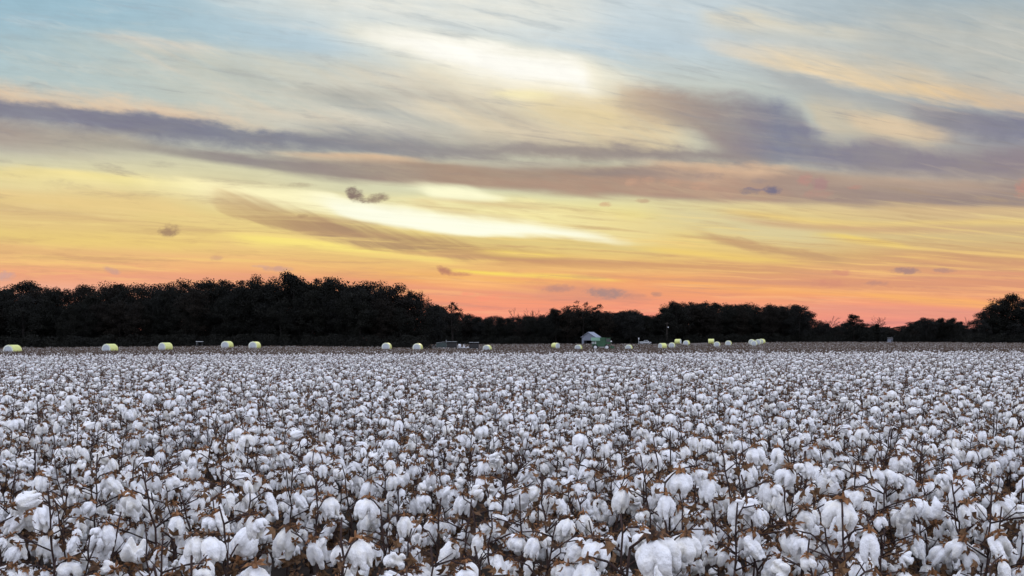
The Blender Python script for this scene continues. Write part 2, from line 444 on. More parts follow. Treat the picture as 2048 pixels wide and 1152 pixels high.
band((214, 182, 150), [(480, 300), (640, 306), (760, 308), (880, 315)], [(480, 305), (640, 316), (760, 322), (880, 326)], 6, 12, [(440, 0), (560, .35), (680, .8), (780, .8), (900, 0)], YT, .5)
band((186, 180, 164), [(860, 316), (1000, 322), (1150, 325)], [(860, 326), (1000, 336), (1150, 338)], 8, 14, [(840, 0), (960, .65), (1100, .6), (1200, 0)], YT, .5)
band((214, 180, 150), [(1240, 322), (1380, 324), (1500, 332), (1600, 338)], [(1240, 340), (1380, 362), (1500, 362), (1600, 345)], 10, 24, [(1200, 0), (1340, .65), (1480, .8), (1600, .2), (1640, 0)], YW, .5, n_puff)
band((190, 166, 146), [(1600, 345), (1750, 352), (1900, 362), (2048, 372)], [(1600, 368), (1750, 374), (1900, 384), (2048, 390)], 12, 20, [(1560, 0), (1680, .6), (1850, .7), (2000, .3), (2100, .1)], YT, .4)
band((140, 130, 130), [(1120, 338), (1250, 340), (1400, 346)], [(1120, 346), (1250, 354), (1400, 362)], 12, 12, [(1080, 0), (1200, .6), (1360, .6), (1440, 0)], YW, .5, n_wisp)
band((200, 156, 130), [(820, 355), (1000, 362), (1250, 352), (1400, 360), (1600, 385)], [(820, 362), (1000, 378), (1250, 392), (1400, 400), (1600, 404)], 16, 12, [(780, 0), (960, .15), (1250, .3), (1450, .35), (1650, 0)], YW, .7, n_puff)
for a in ((1262, 364, 20, 9), (1300, 360, 16, 10), (1345, 366, 24, 11), (1400, 372, 26, 12)): puff((206, 162, 136), *a, .35)
for a in ((1418, 352, 40, 9), (1520, 362, 20, 8)): puff((150, 134, 134), *a, .4)
puff((120, 114, 134), 1498, 382, 30, 9, .85); puff((116, 112, 134), 1545, 381, 22, 12, .9)
puff((188, 138, 130), 1612, 358, 18, 16, .6, -30); puff((172, 132, 134), 1642, 366, 22, 17, .65, 30); puff((186, 142, 130), 1640, 388, 40, 12, .45)
puff((186, 140, 128), 1712, 374, 20, 6, .6); puff((196, 142, 128), 2046, 375, 20, 24, .7)

deck('glow_belt')
# --- yellow glow belt -------------------------------------------------------
band([(0, (238, 218, 152)), (250, (246, 230, 160)), (420, (252, 242, 190)), (600, (255, 248, 200)), (800, (255, 252, 214))],
     [(-100, 325), (0, 334), (150, 342), (300, 352), (420, 362), (520, 374), (640, 384), (720, 398), (800, 404)],
     [(-100, 352), (0, 362), (150, 368), (300, 380), (420, 400), (520, 412), (640, 428), (720, 440), (800, 448)], 10, 26,
     [(-100, .8), (100, .85), (350, .95), (500, 1), (700, 1), (830, 0)], YS, .2)
band((236, 204, 140), [(-100, 372), (0, 376), (300, 395), (500, 440)], [(-100, 395), (0, 402), (300, 425), (500, 465)], 20, 20, [(-100, .6), (100, .5), (350, .4), (520, 0)], YS, .6, n_fine)
band((214, 178, 132), [(-100, 408), (0, 410), (200, 425), (350, 445)], [(-100, 425), (0, 435), (200, 448), (350, 460)], 22, 22, [(-100, .55), (200, .45), (380, 0)], YS, .6, n_fine)
band((238, 212, 120), [(-100, 440), (0, 462), (200, 475), (400, 478)], [(-100, 470), (0, 476), (200, 492), (400, 500)], 22, 20, [(-100, .5), (200, .6), (420, .3), (500, 0)], YS, .4, n_fine)
band((226, 178, 124), [(-100, 480), (0, 486), (200, 497), (380, 506)], [(-100, 498), (0, 505), (200, 516), (380, 522)], 12, 14, [(-100, .55), (200, .4), (420, 0)], YS, .5, n_fine)
band([(760, (248, 240, 188)), (1000, (250, 240, 178)), (1250, (236, 218, 156)), (1420, (226, 204, 146))],
     [(740, 402), (880, 400), (1000, 402), (1100, 414), (1200, 424), (1300, 444), (1420, 462)], [(740, 445), (900, 465), (1000, 470), (1150, 482), (1260, 492), (1420, 500)], 14, 20,
     [(720, 0), (820, .85), (1050, .9), (1250, .85), (1340, .4), (1440, 0)], YW, .3, n_wisp)
band((208, 182, 138), [(850, 393), (950, 402), (1050, 412), (1180, 424)], [(850, 400), (950, 412), (1050, 421), (1180, 428)], 8, 8, [(840, 0), (900, .75), (1050, .65), (1200, 0)], YT, .4)
band((214, 188, 138), [(800, 402), (900, 414), (1000, 428), (1100, 442)], [(800, 408), (900, 424), (1000, 438), (1100, 450)], 10, 10, [(790, 0), (860, .65), (1000, .6), (1110, 0)], YW, .4)
deck('streaks')
# brown combed streak under it
band([(400, (206, 172, 124)), (520, (186, 152, 114)), (700, (174, 142, 112)), (900, (182, 146, 108)), (1100, (206, 164, 110))],
     [(380, 366), (450, 378), (530, 404), (600, 426), (700, 444), (800, 464), (900, 476), (1000, 488), (1100, 500), (1200, 512)],
     [(380, 392), (450, 426), (530, 458), (600, 473), (700, 488), (800, 503), (900, 514), (1000, 522), (1100, 528), (1200, 530)], 24, 9,
     [(370, 0), (440, .55), (540, .8), (700, .95), (900, .92), (1000, .8), (1120, .6), (1220, 0)], YC, .35, n_comb)
band((222, 198, 132), [(860, 470), (1000, 474), (1150, 481), (1260, 488), (1350, 490)], [(860, 480), (1000, 492), (1150, 502), (1260, 506), (1350, 506)], 6, 16, [(840, 0), (960, .7), (1250, .8), (1400, 0)], YT, .3)
band((250, 228, 130), [(420, 466), (520, 470), (620, 480), (700, 492), (800, 506), (900, 520), (960, 528)], [(420, 480), (520, 492), (620, 496), (700, 504), (800, 514), (900, 525), (960, 530)], 8, 12, [(380, 0), (480, .7), (600, 1), (800, .95), (900, .7), (970, 0)], YT, .2)
band((252, 226, 112), [(920, 500), (1020, 503), (1140, 510)], [(920, 506), (1020, 514), (1140, 517)], 7, 8, [(900, 0), (980, .8), (1080, .9), (1160, 0)], YT, .4)
deck('belt_right')
# right half of the belt
band((216, 204, 162), [(1280, 408), (1450, 418), (1600, 440), (1750, 470)], [(1280, 455), (1450, 470), (1600, 490), (1750, 508)], 16, 30, [(1240, 0), (1400, .75), (1600, .6), (1780, 0)], YS, .2)
band((240, 208, 128), [(1440, 418), (1520, 424), (1640, 438), (1780, 444), (2048, 440)], [(1440, 424), (1520, 436), (1640, 450), (1780, 454), (2048, 452)], 8, 12, [(1420, 0), (1490, .8), (1640, .7), (1760, .55), (2048, .6)], YT, .5, n_fine)
band((206, 166, 128), [(1380, 425), (1560, 442), (1700, 450), (2048, 454)], [(1380, 430), (1560, 454), (1700, 464), (2048, 470)], 8, 12, [(1360, 0), (1480, .45), (1700, .7), (2100, .5)], YT, .4, n_fine)
band((240, 210, 116), [(1640, 466), (1720, 474), (1800, 486), (1870, 500)], [(1640, 472), (1720, 485), (1800, 496), (1870, 503)], 8, 10, [(1600, 0), (1700, .9), (1800, .8), (1880, 0)], YT, .3)
band((194, 154, 116), [(1340, 452), (1440, 472), (1550, 488), (1640, 502), (1740, 514)], [(1340, 462), (1440, 486), (1550, 506), (1640, 516), (1740, 520)], 10, 10, [(1320, 0), (1430, .65), (1560, .85), (1660, .75), (1760, 0)], YW, .3)
band((242, 208, 116), [(1280, 492), (1400, 500), (1520, 512), (1680, 526)], [(1280, 502), (1400, 514), (1520, 524), (1680, 530)], 10, 10, [(1240, 0), (1340, .75), (1540, .7), (1700, 0)], YT, .4, n_fine)
band((206, 152, 112), [(900, 518), (1050, 514), (1200, 518), (1400, 524), (1700, 532)], [(900, 528), (1050, 534), (1200, 536), (1400, 542), (1700, 548)], 10, 14, [(880, 0), (1020, .6), (1200, .75), (1500, .6), (1740, 0)], YS, .5, n_fine)
band((252, 222, 104), [(880, 536), (960, 540), (1060, 546), (1160, 552), (1260, 560)], [(880, 541), (960, 548), (1060, 553), (1160, 560), (1260, 564)], 5, 7, [(870, 0), (930, .95), (1060, .85), (1200, .8), (1290, 0)], YT, .4, n_fine)
band((250, 196, 108), [(700, 530), (850, 545), (980, 556), (1200, 566)], [(700, 540), (850, 556), (980, 566), (1200, 574)], 10, 12, [(660, 0), (820, .5), (1000, .55), (1240, 0)], YT, .6, n_fine)
band((252, 186, 104), [(1250, 556), (1450, 566), (1700, 578), (1900, 596), (2100, 612)], [(1250, 566), (1450, 580), (1700, 592), (1900, 612), (2100, 622)], 12, 14, [(1220, 0), (1400, .5), (1700, .65), (1900, .75), (2100, .5)], YT, .6, n_fine)
band((206, 146, 122), [(1380, 548), (1600, 550), (1900, 558), (2100, 560)], [(1380, 560), (1600, 570), (1900, 590), (2100, 596)], 16, 18, [(1340, 0), (1600, .5), (2100, .45)], YS, .5, n_fine)
band((206, 150, 118), [(1700, 502), (1900, 510), (2100, 516)], [(1700, 520), (1900, 532), (2100, 540)], 16, 18, [(1660, 0), (1850, .5), (2100, .5)], YS, .5, n_fine)
band((244, 196, 124), [(1800, 508), (1950, 525), (2100, 533)], [(1800, 516), (1950, 531), (2100, 542)], 8, 10, [(1780, 0), (1860, .6), (2100, .5)], YT, .5)
# long mauve haze low down
band((224, 150, 130), [(-100, 540), (400, 545), (800, 566), (1200, 590)], [(-100, 556), (400, 562), (800, 585), (1200, 604)], 20, 18, [(-100, .5), (500, .5), (1000, .5), (1300, 0)], YS, .6, n_fine)
deck('texture')
yt = op('MINIMUM', op('MAXIMUM', (PY0 + 200.0) * (1 / 900.0), 0.0), 1.0)
lite = ramp(yt, [((p + 200) / 900.0, c) for p, c in [(0, (226, 226, 220)), (120, (232, 222, 204)), (280, (216, 196, 168)), (370, (238, 220, 176)), (450, (240, 214, 140)), (520, (246, 206, 126)), (580, (252, 186, 126)), (650, (250, 168, 140))]], x0=1)
dark = ramp(yt, [((p + 200) / 900.0, c) for p, c in [(0, (160, 176, 188)), (120, (168, 172, 172)), (250, (138, 136, 142)), (340, (150, 136, 132)), (420, (190, 160, 122)), (500, (196, 152, 112)), (560, (206, 148, 122)), (650, (210, 136, 128))]], x0=1)
fan = op('MAXIMUM', 655.0 - PY0, -200.0) / op('MAXIMUM', 3800.0 - PX, 800.0)     # streaks flatten towards the horizon
qa = PX * (1 / 330.0); qb = fan * (2800 / 30.0)
t1 = noise2(qa + n_comb * .25, qb + n_comb * .9, 1.0, 7, .62, .3, 41.0)
t2 = noise2(qa * 1.7 + n_wisp * .2, qb * 1.5 + n_wisp * .8, 1.0, 7, .64, .3, 57.0)
hush = smooth(720.0, 600.0, PY0) * .25 + .75
state['c'] = mixc(state['c'], lite, smooth(.50, .76, t1) * (smooth(300.0, 200.0, PY0) * .14 + smooth(380.0, 440.0, PY0) * .24 + .14) * hush)
state['c'] = mixc(state['c'], dark, smooth(.50, .76, t2) * .52 * hush)
# thin bars of gold, peach and mauve low in the west
t3 = noise2(qa * .9 + n_wisp * .3, fan * (2800 / 13.0) + n_wisp * .7, 1.0, 6, .6, .25, 77.0)
t4 = noise2(qa * .8 + n_fluff * .3, fan * (2800 / 17.0) + n_wisp * .6, 1.0, 6, .6, .25, 91.0)
deep = smooth(360.0, 470.0, PY0)
state['c'] = mixc(state['c'], lite, smooth(.50, .68, t3) * .62 * deep)
state['c'] = mixc(state['c'], dark, smooth(.50, .70, t4) * .58 * deep)
deck('scraps')
band((255, 253, 244), [(700, 58), (800, 70), (900, 80), (1000, 94), (1080, 106), (1140, 118), (1180, 134), (1206, 150)], [(700, 66), (800, 92), (880, 122), (950, 144), (1030, 158), (1100, 166), (1150, 174), (1206, 190)], 24, 30, [(660, 0), (750, .85), (840, 1), (1110, 1), (1170, .8), (1225, 0)], YW)
band((255, 252, 212), [(820, 362), (870, 370), (940, 378), (1010, 394)], [(820, 380), (870, 396), (940, 402), (1010, 404)], 14, 10, [(780, 0), (870, .9), (950, .95), (1010, .5), (1040, 0)], YT, .2)
band((255, 255, 232), [(600, 384), (700, 402), (800, 416), (900, 430), (1000, 442), (1100, 456), (1200, 472), (1262, 485)], [(600, 404), (700, 434), (800, 452), (900, 464), (1000, 469), (1100, 474), (1200, 481), (1262, 486)], 18, 10,
     [(560, 0), (680, .85), (800, 1), (1100, 1), (1200, .9), (1262, .4), (1290, 0)], YS, .1, n_fine)
band((214, 150, 126), [(980, 576), (1120, 570), (1320, 584)], [(980, 592), (1120, 600), (1320, 600)], 14, 18, [(940, 0), (1080, .5), (1240, .5), (1360, 0)], YW, .9, n_puff)
band((236, 176, 150), [(-100, 566), (300, 574), (700, 590)], [(-100, 580), (300, 590), (700, 604)], 14, 16, [(-100, .5), (400, .5), (760, 0)], YS, .6, n_fine)
band((222, 150, 134), [(1380, 606), (1700, 612), (2100, 626)], [(1380, 616), (1700, 626), (2100, 640)], 12, 14, [(1340, 0), (1600, .5), (2100, .5)], YS, .6, n_fine)
band((254, 190, 120), [(860, 566), (1000, 570), (1120, 582)], [(860, 572), (1000, 580), (1120, 590)], 8, 10, [(840, 0), (940, .6), (1060, .5), (1140, 0)], YT, .6, n_fine)
# --- little cumulus scraps ------------------------------------------------------
puff((132, 112, 106), 712, 389, 26, 16, .95, 28); puff((140, 118, 106), 752, 397, 34, 11, .85, -8); puff((150, 128, 110), 600, 370, 40, 6, .3)
puff((158, 128, 104), 340, 462, 25, 16, .85, -20); puff((168, 136, 106), 606, 432, 13, 5, .6)
puff((186, 128, 106), 888, 541, 22, 9, .9, 18); puff((196, 136, 106), 920, 549, 30, 5, .7)
puff((170, 138, 132), 1215, 587, 46, 13, .9); puff((186, 140, 128), 1118, 577, 38, 11, .7); puff((196, 140, 124), 1270, 592, 30, 6, .5)
puff((176, 136, 124), 1312, 588, 18, 6, .7); puff((204, 160, 146), 556, 538, 36, 8, .75); puff((200, 158, 148), 222, 541, 24, 9, .7, 15); puff((206, 160, 132), 432, 517, 18, 6, .6)
puff((214, 170, 150), 520, 533, 20, 4, .5); puff((200, 165, 160), 12, 552, 22, 12, .7); puff((162, 130, 130), 1815, 542, 34, 9, .8); puff((170, 134, 130), 1890, 540, 24, 6, .6)
puff((210, 140, 122), 1680, 545, 34, 8, .6); puff((212, 142, 120), 1660, 567, 46, 10, .6); puff((180, 136, 128), 1752, 567, 28, 7, .6); puff((206, 150, 120), 1213, 408, 16, 6, .5); puff((186, 150, 124), 1287, 403, 18, 6, .6)
puff((252, 150, 120), 980, 596, 40, 8, .5); puff((252, 152, 122), 935, 588, 20, 5, .5)

close()
# fibres over everything, then the rest of the dome
low = smooth(480.0, 300.0, PY0)
fib = n_fine * .14 + (n_comb * .04 + n_wisp * .10 + n_fluff * .22) * (low * .85 + .15) + 1.0
cbf = WN.new('ShaderNodeCombineColor'); [WL.new(fib.s, cbf.inputs[k]) for k in range(3)]
front = mixc(state['c'], S(cbf.outputs[0]), 1.0, 'MULTIPLY')
SUN_EL, SUN_AZ = 15.5, 2.0
sky = WN.new('ShaderNodeTexSky'); sky.sky_type = 'NISHITA'; sky.sun_disc = False
sky.sun_elevation = R(SUN_EL); sky.sun_rotation = R(SUN_AZ)   # 0 = +Y, clockwise
sky.air_density = 1.0; sky.dust_density = 1.5; sky.ozone_density = 1.5
nish = mixc(S(sky.outputs[0]), (.10, .10, .10), 1.0, 'MULTIPLY')
# unseen thin overcast behind the viewer and overhead, brightened to light the cotton's front
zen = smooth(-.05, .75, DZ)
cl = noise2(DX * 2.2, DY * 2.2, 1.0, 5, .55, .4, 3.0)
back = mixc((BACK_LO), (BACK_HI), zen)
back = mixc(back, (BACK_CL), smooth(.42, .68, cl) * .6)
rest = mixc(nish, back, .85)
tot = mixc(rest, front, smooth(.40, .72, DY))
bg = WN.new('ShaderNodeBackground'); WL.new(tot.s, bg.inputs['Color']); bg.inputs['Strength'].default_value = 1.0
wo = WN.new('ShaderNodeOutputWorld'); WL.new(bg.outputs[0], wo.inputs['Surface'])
world.cycles.sampling_method = 'MANUAL'; world.cycles.sample_map_resolution = 512

sun = bpy.data.lights.new('sun', 'SUN'); sun.energy = .5; sun.angle = R(12); sun.color = (1.0, .82, .6)
so = bpy.data.objects.new('sun', sun); COL.objects.link(so)
sd = Vector((math.sin(R(SUN_AZ)) * math.cos(R(SUN_EL)), math.cos(R(SUN_AZ)) * math.cos(R(SUN_EL)), math.sin(R(SUN_EL))))
so.rotation_euler = (-sd).to_track_quat('-Z', 'Y').to_euler()
so.location = (0, 0, 60)
SC.view_settings.view_transform = 'Standard'; SC.view_settings.look = 'None'
SC.view_settings.exposure = 0.0; SC.view_settings.gamma = 1.0
SC.cycles.max_bounces = 6; SC.cycles.diffuse_bounces = 4; SC.cycles.glossy_bounces = 2; SC.cycles.transparent_max_bounces = 4
SC.cycles.caustics_reflective = False; SC.cycles.caustics_refractive = False
# ================================================================ MATERIALS ==
M_lint = mat('cotton_lint', (.86, .855, .85), .95, (.87, .82, .70), 26, bump=.35, bscale=160, rand=.5, spec=.1, sheen=.25, lo=.45, hi=.85)
M_bur = mat('dry_bur', (.27, .125, .050), .8, (.035, .021, .014), 60, rand=.7, spec=.2)
M_stem = mat('cotton_stem', (.030, .018, .016), .8, (.06, .034, .027), 30, spec=.2)
M_leaf = mat('dry_leaf', (.05, .028, .018), .85, (.20, .11, .052), 22, rand=.5, spec=.2)
M_soil = mat('field_soil', (.018, .014, .012), 1, (.04, .03, .024), 3.0, bump=.6, bscale=14, spec=.1)
M_stubble = mat('stubble_ground', (.066, .047, .036), 1, (.105, .078, .058), .09, bump=.5, bscale=4, spec=.1, detail=8)
M_track = mat('bare_soil', (.17, .15, .135), 1, (.10, .085, .075), .5, bump=.4, bscale=5, spec=.1)
M_stalk = mat('dry_stalk', (.085, .058, .042), .9, (.14, .10, .072), 3, rand=.5, spec=.15)
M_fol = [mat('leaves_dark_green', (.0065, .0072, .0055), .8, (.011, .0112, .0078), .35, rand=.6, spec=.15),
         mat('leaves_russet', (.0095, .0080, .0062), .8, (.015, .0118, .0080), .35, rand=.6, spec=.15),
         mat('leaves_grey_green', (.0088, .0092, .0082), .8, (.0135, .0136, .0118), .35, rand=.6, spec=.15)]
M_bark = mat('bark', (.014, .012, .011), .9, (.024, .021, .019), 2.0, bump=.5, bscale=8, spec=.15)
M_yellow = mat('yellow_film', (.74, .75, .27), .42, (.66, .68, .22), 2.2, bump=.25, bscale=5, spec=.45)
M_rim = mat('pale_film', (.78, .80, .70), .45, (.66, .70, .55), 3, bump=.25, bscale=7, spec=.4)
M_face = mat('packed_lint', (.52, .56, .58), .95, (.44, .47, .49), 3.2, bump=.6, bscale=9, spec=.1)
M_white = mat('white_paint', (.74, .76, .78), .5, (.62, .63, .64), 3, spec=.4)
M_silver = mat('silver_paint', (.42, .45, .47), .3, (.36, .38, .40), 2, metal=.5, spec=.5)
M_green = mat('green_paint', (.03, .10, .045), .45, (.02, .065, .03), 2.5, spec=.4)
M_lgreen = mat('pale_green_paint', (.11, .21, .14), .5, (.09, .17, .11), 2, spec=.4)
M_teal = mat('grey_green_steel', (.06, .085, .08), .55, (.045, .06, .058), 2, spec=.3)
M_dark = mat('dark_steel', (.022, .022, .024), .6, (.035, .032, .03), 4, spec=.3)
M_tyre = mat('tyre_rubber', (.015, .015, .015), .85, (.03, .027, .024), 6, spec=.2)
M_glass = mat('dark_glass', (.012, .014, .016), .08, spec=.6)
M_metalw = mat('pale_sheet_metal', (.20, .22, .27), .5, (.16, .18, .22), 1.5, spec=.3)
M_metalr = mat('roof_sheet_metal', (.30, .33, .39), .4, (.25, .27, .32), 1.5, spec=.4)
M_pole = mat('weathered_pole', (.05, .042, .036), .9, (.075, .065, .055), 5, spec=.15)

# ==================================================================== GROUND ==
xs = np.concatenate([np.linspace(-4000, -320, 12)[:-1], np.arange(-320, 321, 8.0), np.linspace(320, 4000, 12)[1:]])
ys = np.concatenate([[-400, -100, -20, 0, 40, 85], np.arange(100, 500, 6.0), np.linspace(520, 1000, 9), [1500, 2500, 4000, 6000]])
GX, GY = np.meshgrid(xs, ys)
GZ = gz(GX, GY) + np.where(GY > 95, .06 * np.sin(GX * .13 + GY * .07) * np.sin(GY * .11), 0)
nx, ny = len(xs), len(ys)
gv = np.stack([GX, GY, GZ], -1).reshape(-1, 3)
gf = [(j * nx + i, j * nx + i + 1, (j + 1) * nx + i + 1, (j + 1) * nx + i) for j in range(ny - 1) for i in range(nx - 1)]
me = bpy.data.meshes.new('ground'); me.from_pydata(gv.tolist(), [], gf); me.materials.append(M_stubble)
me.polygons.foreach_set('use_smooth', [True] * len(gf))
tag(link('ground', me), kind='structure')

def sheet(name, outline_fn, n, m, material, lift=.012):
    v = []; f = []
    for j in range(n + 1):
        for i in range(m + 1):
            x, y = outline_fn(i / m, j / n)
            v.append((x, y, float(gz(x, y)) + lift))
    for j in range(n):
        for i in range(m):
            a = j * (m + 1) + i
            f.append((a, a + 1, a + m + 2, a + m + 1))
    me = bpy.data.meshes.new(name); me.from_pydata(v, [], f); me.materials.append(material)
    me.polygons.foreach_set('use_smooth', [True] * len(f))
    return tag(link(name, me), kind='structure')
FIELD_END = 73.0
sheet('field_soil', lambda u, v: ((u - .5) * 190, -6 + v * (FIELD_END + 6.6)), 40, 40, M_soil, .004)
def _track(u, v):
    px = 1296 + u * 118
    d = 388 + v * (16 + 42 * u)
    p = at(px, d); return p.x, p.y
sheet('path', _track, 10, 16, M_track, .16)

# ==================================================================== COTTON ==
def boll_mesh(seed):
    """one opened boll: four or five locks of lint hanging from the point where the bur holds them"""
    r = random.Random(seed)
    style = ['round', 'hang', 'hang', 'long', 'round', 'hang', 'wide', 'long', 'hang', 'round', 'hang', 'xlong'][seed % 12]
    S = {'round': .62, 'hang': 1.0, 'long': 1.55, 'wide': .8, 'xlong': 2.3}[style]
    spread = {'round': 1.0, 'hang': .92, 'long': .78, 'wide': 1.25, 'xlong': .62}[style]
    bm = bmesh.new()
    n = r.choice([4, 4, 5])
    for i in range(n):
        a = 2 * math.pi * i / n + r.uniform(-.3, .3)
        L = S * r.uniform(.75, 1.2)
        k = max(4, int(4 + 4.5 * L))
        for q in range(k):
            t = q / (k - 1)
            rr = spread * (.014 + .020 * math.sin(min(1, t * 1.5) * math.pi * .62)) * (1 - .35 * t * (S > 1.2))
            p = Vector((math.cos(a) * rr + r.uniform(-.002, .002), math.sin(a) * rr + r.uniform(-.002, .002), .006 - t * .062 * L))
            rad = (.0150 + .0085 * math.sin(math.pi * min(1, t * .85 + .15))) * r.uniform(.95, 1.06) * (1 - .28 * t)
            bmesh.ops.create_icosphere(bm, subdivisions=2, radius=rad, matrix=Matrix.Translation(p))
    me = bpy.data.meshes.new('tmp'); bm.to_mesh(me); bm.free()
    o = bpy.data.objects.new('tmp', me); COL.objects.link(o)
    m = o.modifiers.new('r', 'REMESH'); m.mode = 'VOXEL'; m.voxel_size = .0048; m.adaptivity = 0
    dg = bpy.context.evaluated_depsgraph_get()
    out = bpy.data.meshes.new_from_object(o.evaluated_get(dg))
    bpy.data.objects.remove(o); bpy.data.meshes.remove(me)
    nv = len(out.vertices)
    c = np.empty(nv * 3); out.vertices.foreach_get('co', c); c = c.reshape(-1, 3)
    nr = np.empty(nv * 3); out.vertices.foreach_get('normal', nr); nr = nr.reshape(-1, 3)
    off = Vector((seed * 3.1, 0, 0))
    for i in range(nv):
        p = Vector(c[i])
        d = mnoise.noise(p * 38 + off) * .0040 + mnoise.noise(p * 105 + off) * .0020 + mnoise.noise(p * 230 + off) * .0013
        c[i] += nr[i] * d
        c[i, 2] -= max(0, mnoise.noise(p * 75 + off * 2) - .25) * .010       # wisps pulled down by their weight
    out.vertices.foreach_set('co', c.reshape(-1).astype(np.float32))
    out.polygons.foreach_set('use_smooth', [True] * len(out.polygons))
    out.materials.clear(); out.materials.append(M_lint)
    out.name = 'boll'; out.update()
    return out

def bur_mesh(seed):
    """the dry woody bur: pointed carpels spread over the head of the lint, on a short stalk"""
    r = random.Random(seed * 17 + 3)
    mb = MB(); n = r.choice([4, 5, 5])
    for i in range(n):
        a = 2 * math.pi * i / n + r.uniform(-.25, .25)
        L = r.uniform(.034, .05); w = r.uniform(.0085, .0125); up = r.uniform(.0, 1.0)
        c, s = math.cos(a), math.sin(a)
        def P(t, k, z): return (c * t - s * k, s * t + c * k, z)
        zt = .010 + up * .030
        pts = [P(.002, 0, .033), P(L * .5, w, .029 + .006 * up), P(L, r.uniform(-.006, .006), zt), P(L * .5, -w, .029 + .006 * up), P(L * .5, 0, .036 + .006 * up)]
        mb.add(pts, [(0, 4, 1), (1, 4, 2), (2, 4, 3), (3, 4, 0), (0, 1, 2, 3)])
    mb.tube([(0, 0, .022), (.0, 0, .034), (.003, .002, .052)], [.010, .006, .003], 6)
    return mb.mesh('bur', M_bur)

BOLLS = [boll_mesh(i) for i in range(12)]
BURS = [bur_mesh(i) for i in range(6)]

def leaf_quads(mb, p, size, r):
    """one crumpled dry leaf, three lobed and folded"""
    M = Matrix.Translation(p) @ Euler((r.uniform(0, 6.3), r.uniform(0, 6.3), r.uniform(0, 6.3))).to_matrix().to_4x4()
    o = [(0, -.5, 0), (.28, -.25, .12), (.55, .05, -.1), (.25, .12, .1), (.12, .55, -.12), (-.05, .2, .14), (-.5, .25, -.08), (-.22, -.12, .12)]
    v = [M @ (Vector(q) * size * r.uniform(.8, 1.15)) for q in o] + [M @ Vector((0, 0, .06 * size))]
    mb.add(v, [(i, (i + 1) % 8, 8) for i in range(8)])

class Plant: pass
def make_plant(seed):
    r = random.Random(seed * 101 + 5)
    P = Plant(); H = r.uniform(.80, .97)
    sb = MB(); lf = MB(); P.bolls = []
    lean = (r.uniform(-.07, .07), r.uniform(-.07, .07))
    nodes = []
    n = 15
    for k in range(n + 1):
        t = k / n
        nodes.append(Vector((lean[0] * t * t * 1.5 + r.uniform(-.008, .008) * (k > 0), lean[1] * t * t * 1.5 + r.uniform(-.008, .008) * (k > 0), H * t)))
    sb.tube(nodes, [.0066 * (1 - .55 * k / n) for k in range(n + 1)], 6)
    az = r.uniform(0, 6.3)
    bare_top = r.choice([0, 1, 2, 3])
    def add_boll(p, big=1.0):
        tilt = r.gauss(0, .33)
        k = r.randrange(11) if r.random() < .93 else 11
        if r.random() < .16 and k not in (3, 7, 11): tilt = r.uniform(1.2, 2.6)
        s = (r.uniform(.45, .66) if r.random() < .7 else r.uniform(.68, .92)) * big * (.86 if k in (3, 7, 11) else 1)
        M = Matrix.LocRotScale(p, Euler((tilt, r.gauss(0, .25), r.uniform(0, 6.3))), Vector((s, s, s * r.uniform(1.05, 1.55 if k not in (3, 7, 11) else 1.2))))
        P.bolls.append((k, r.randrange(6), M))
    for k in range(6, n + 1 - bare_top):
        if r.random() < (.35 if k < 8 else .06): continue
        t = k / n
        az += 2.4 + r.uniform(-.4, .4)
        L = (.20 * (1 - .7 * t) + .05) * r.uniform(.7, 1.25)
        d = Vector((math.cos(az), math.sin(az), r.uniform(.25, .75))).normalized()
        p0 = nodes[k]; p1 = p0 + d * L * .55 + Vector((0, 0, .004)); d2 = Vector((math.cos(az + r.uniform(-.6, .6)), math.sin(az + r.uniform(-.6, .6)), r.uniform(-.15, .6))).normalized()
        p2 = p1 + d2 * L * .5
        sb.tube([p0, p1, p2], [.0036, .0028, .0022], 5)
        add_boll(p2 + Vector((0, 0, -.034)), .85 + .25 * (t > .5))
        if L > .10 and r.random() < .75:
            d3 = Vector((math.cos(az + r.choice((-1, 1)) * r.uniform(.7, 1.2)), math.sin(az + 1.0), r.uniform(.0, .5))).normalized()
            p3 = p1 + d3 * r.uniform(.04, .08)
            sb.tube([p1, p3], [.0028, .002], 5)
            add_boll(p3 + Vector((0, 0, -.034)), .95)
        if r.random() < .5:
            leaf_quads(lf, p1 + Vector((r.uniform(-.02, .02), r.uniform(-.02, .02), r.uniform(-.04, .02))), r.uniform(.03, .06), r)
        if r.random() < .6:   # empty dry squares left on the twig
            q = p1.lerp(p2, .5); leaf_quads(lf, q + Vector((0, 0, .012)), r.uniform(.014, .026), r)
    # thin twigs at the tip
    for _ in range(r.randint(2, 4)):
        k = r.randrange(n - 4, n); a = r.uniform(0, 6.3)
        sb.tube([nodes[k], nodes[k] + Vector((math.cos(a) * .06, math.sin(a) * .06, r.uniform(.03, .09)))], [.0022, .0014], 4)
        if r.random() < .7: leaf_quads(lf, nodes[k] + Vector((math.cos(a) * .06, math.sin(a) * .06, .06)), r.uniform(.02, .045), r)
    for _ in range(16): leaf_quads(lf, Vector((r.gauss(0, .10), r.gauss(0, .10), H * r.uniform(.05, .62))), r.uniform(.04, .085), r)
    for _ in range(5): leaf_quads(lf, Vector((r.gauss(0, .08), r.gauss(0, .08), H * r.uniform(.6, .95))), r.uniform(.025, .05), r)
    P.stem = sb.mesh('stem', M_stem, True); P.leaf = lf.mesh('dry_foliage', M_leaf); P.H = H
    return P
PLANTS = [make_plant(i) for i in range(12)]

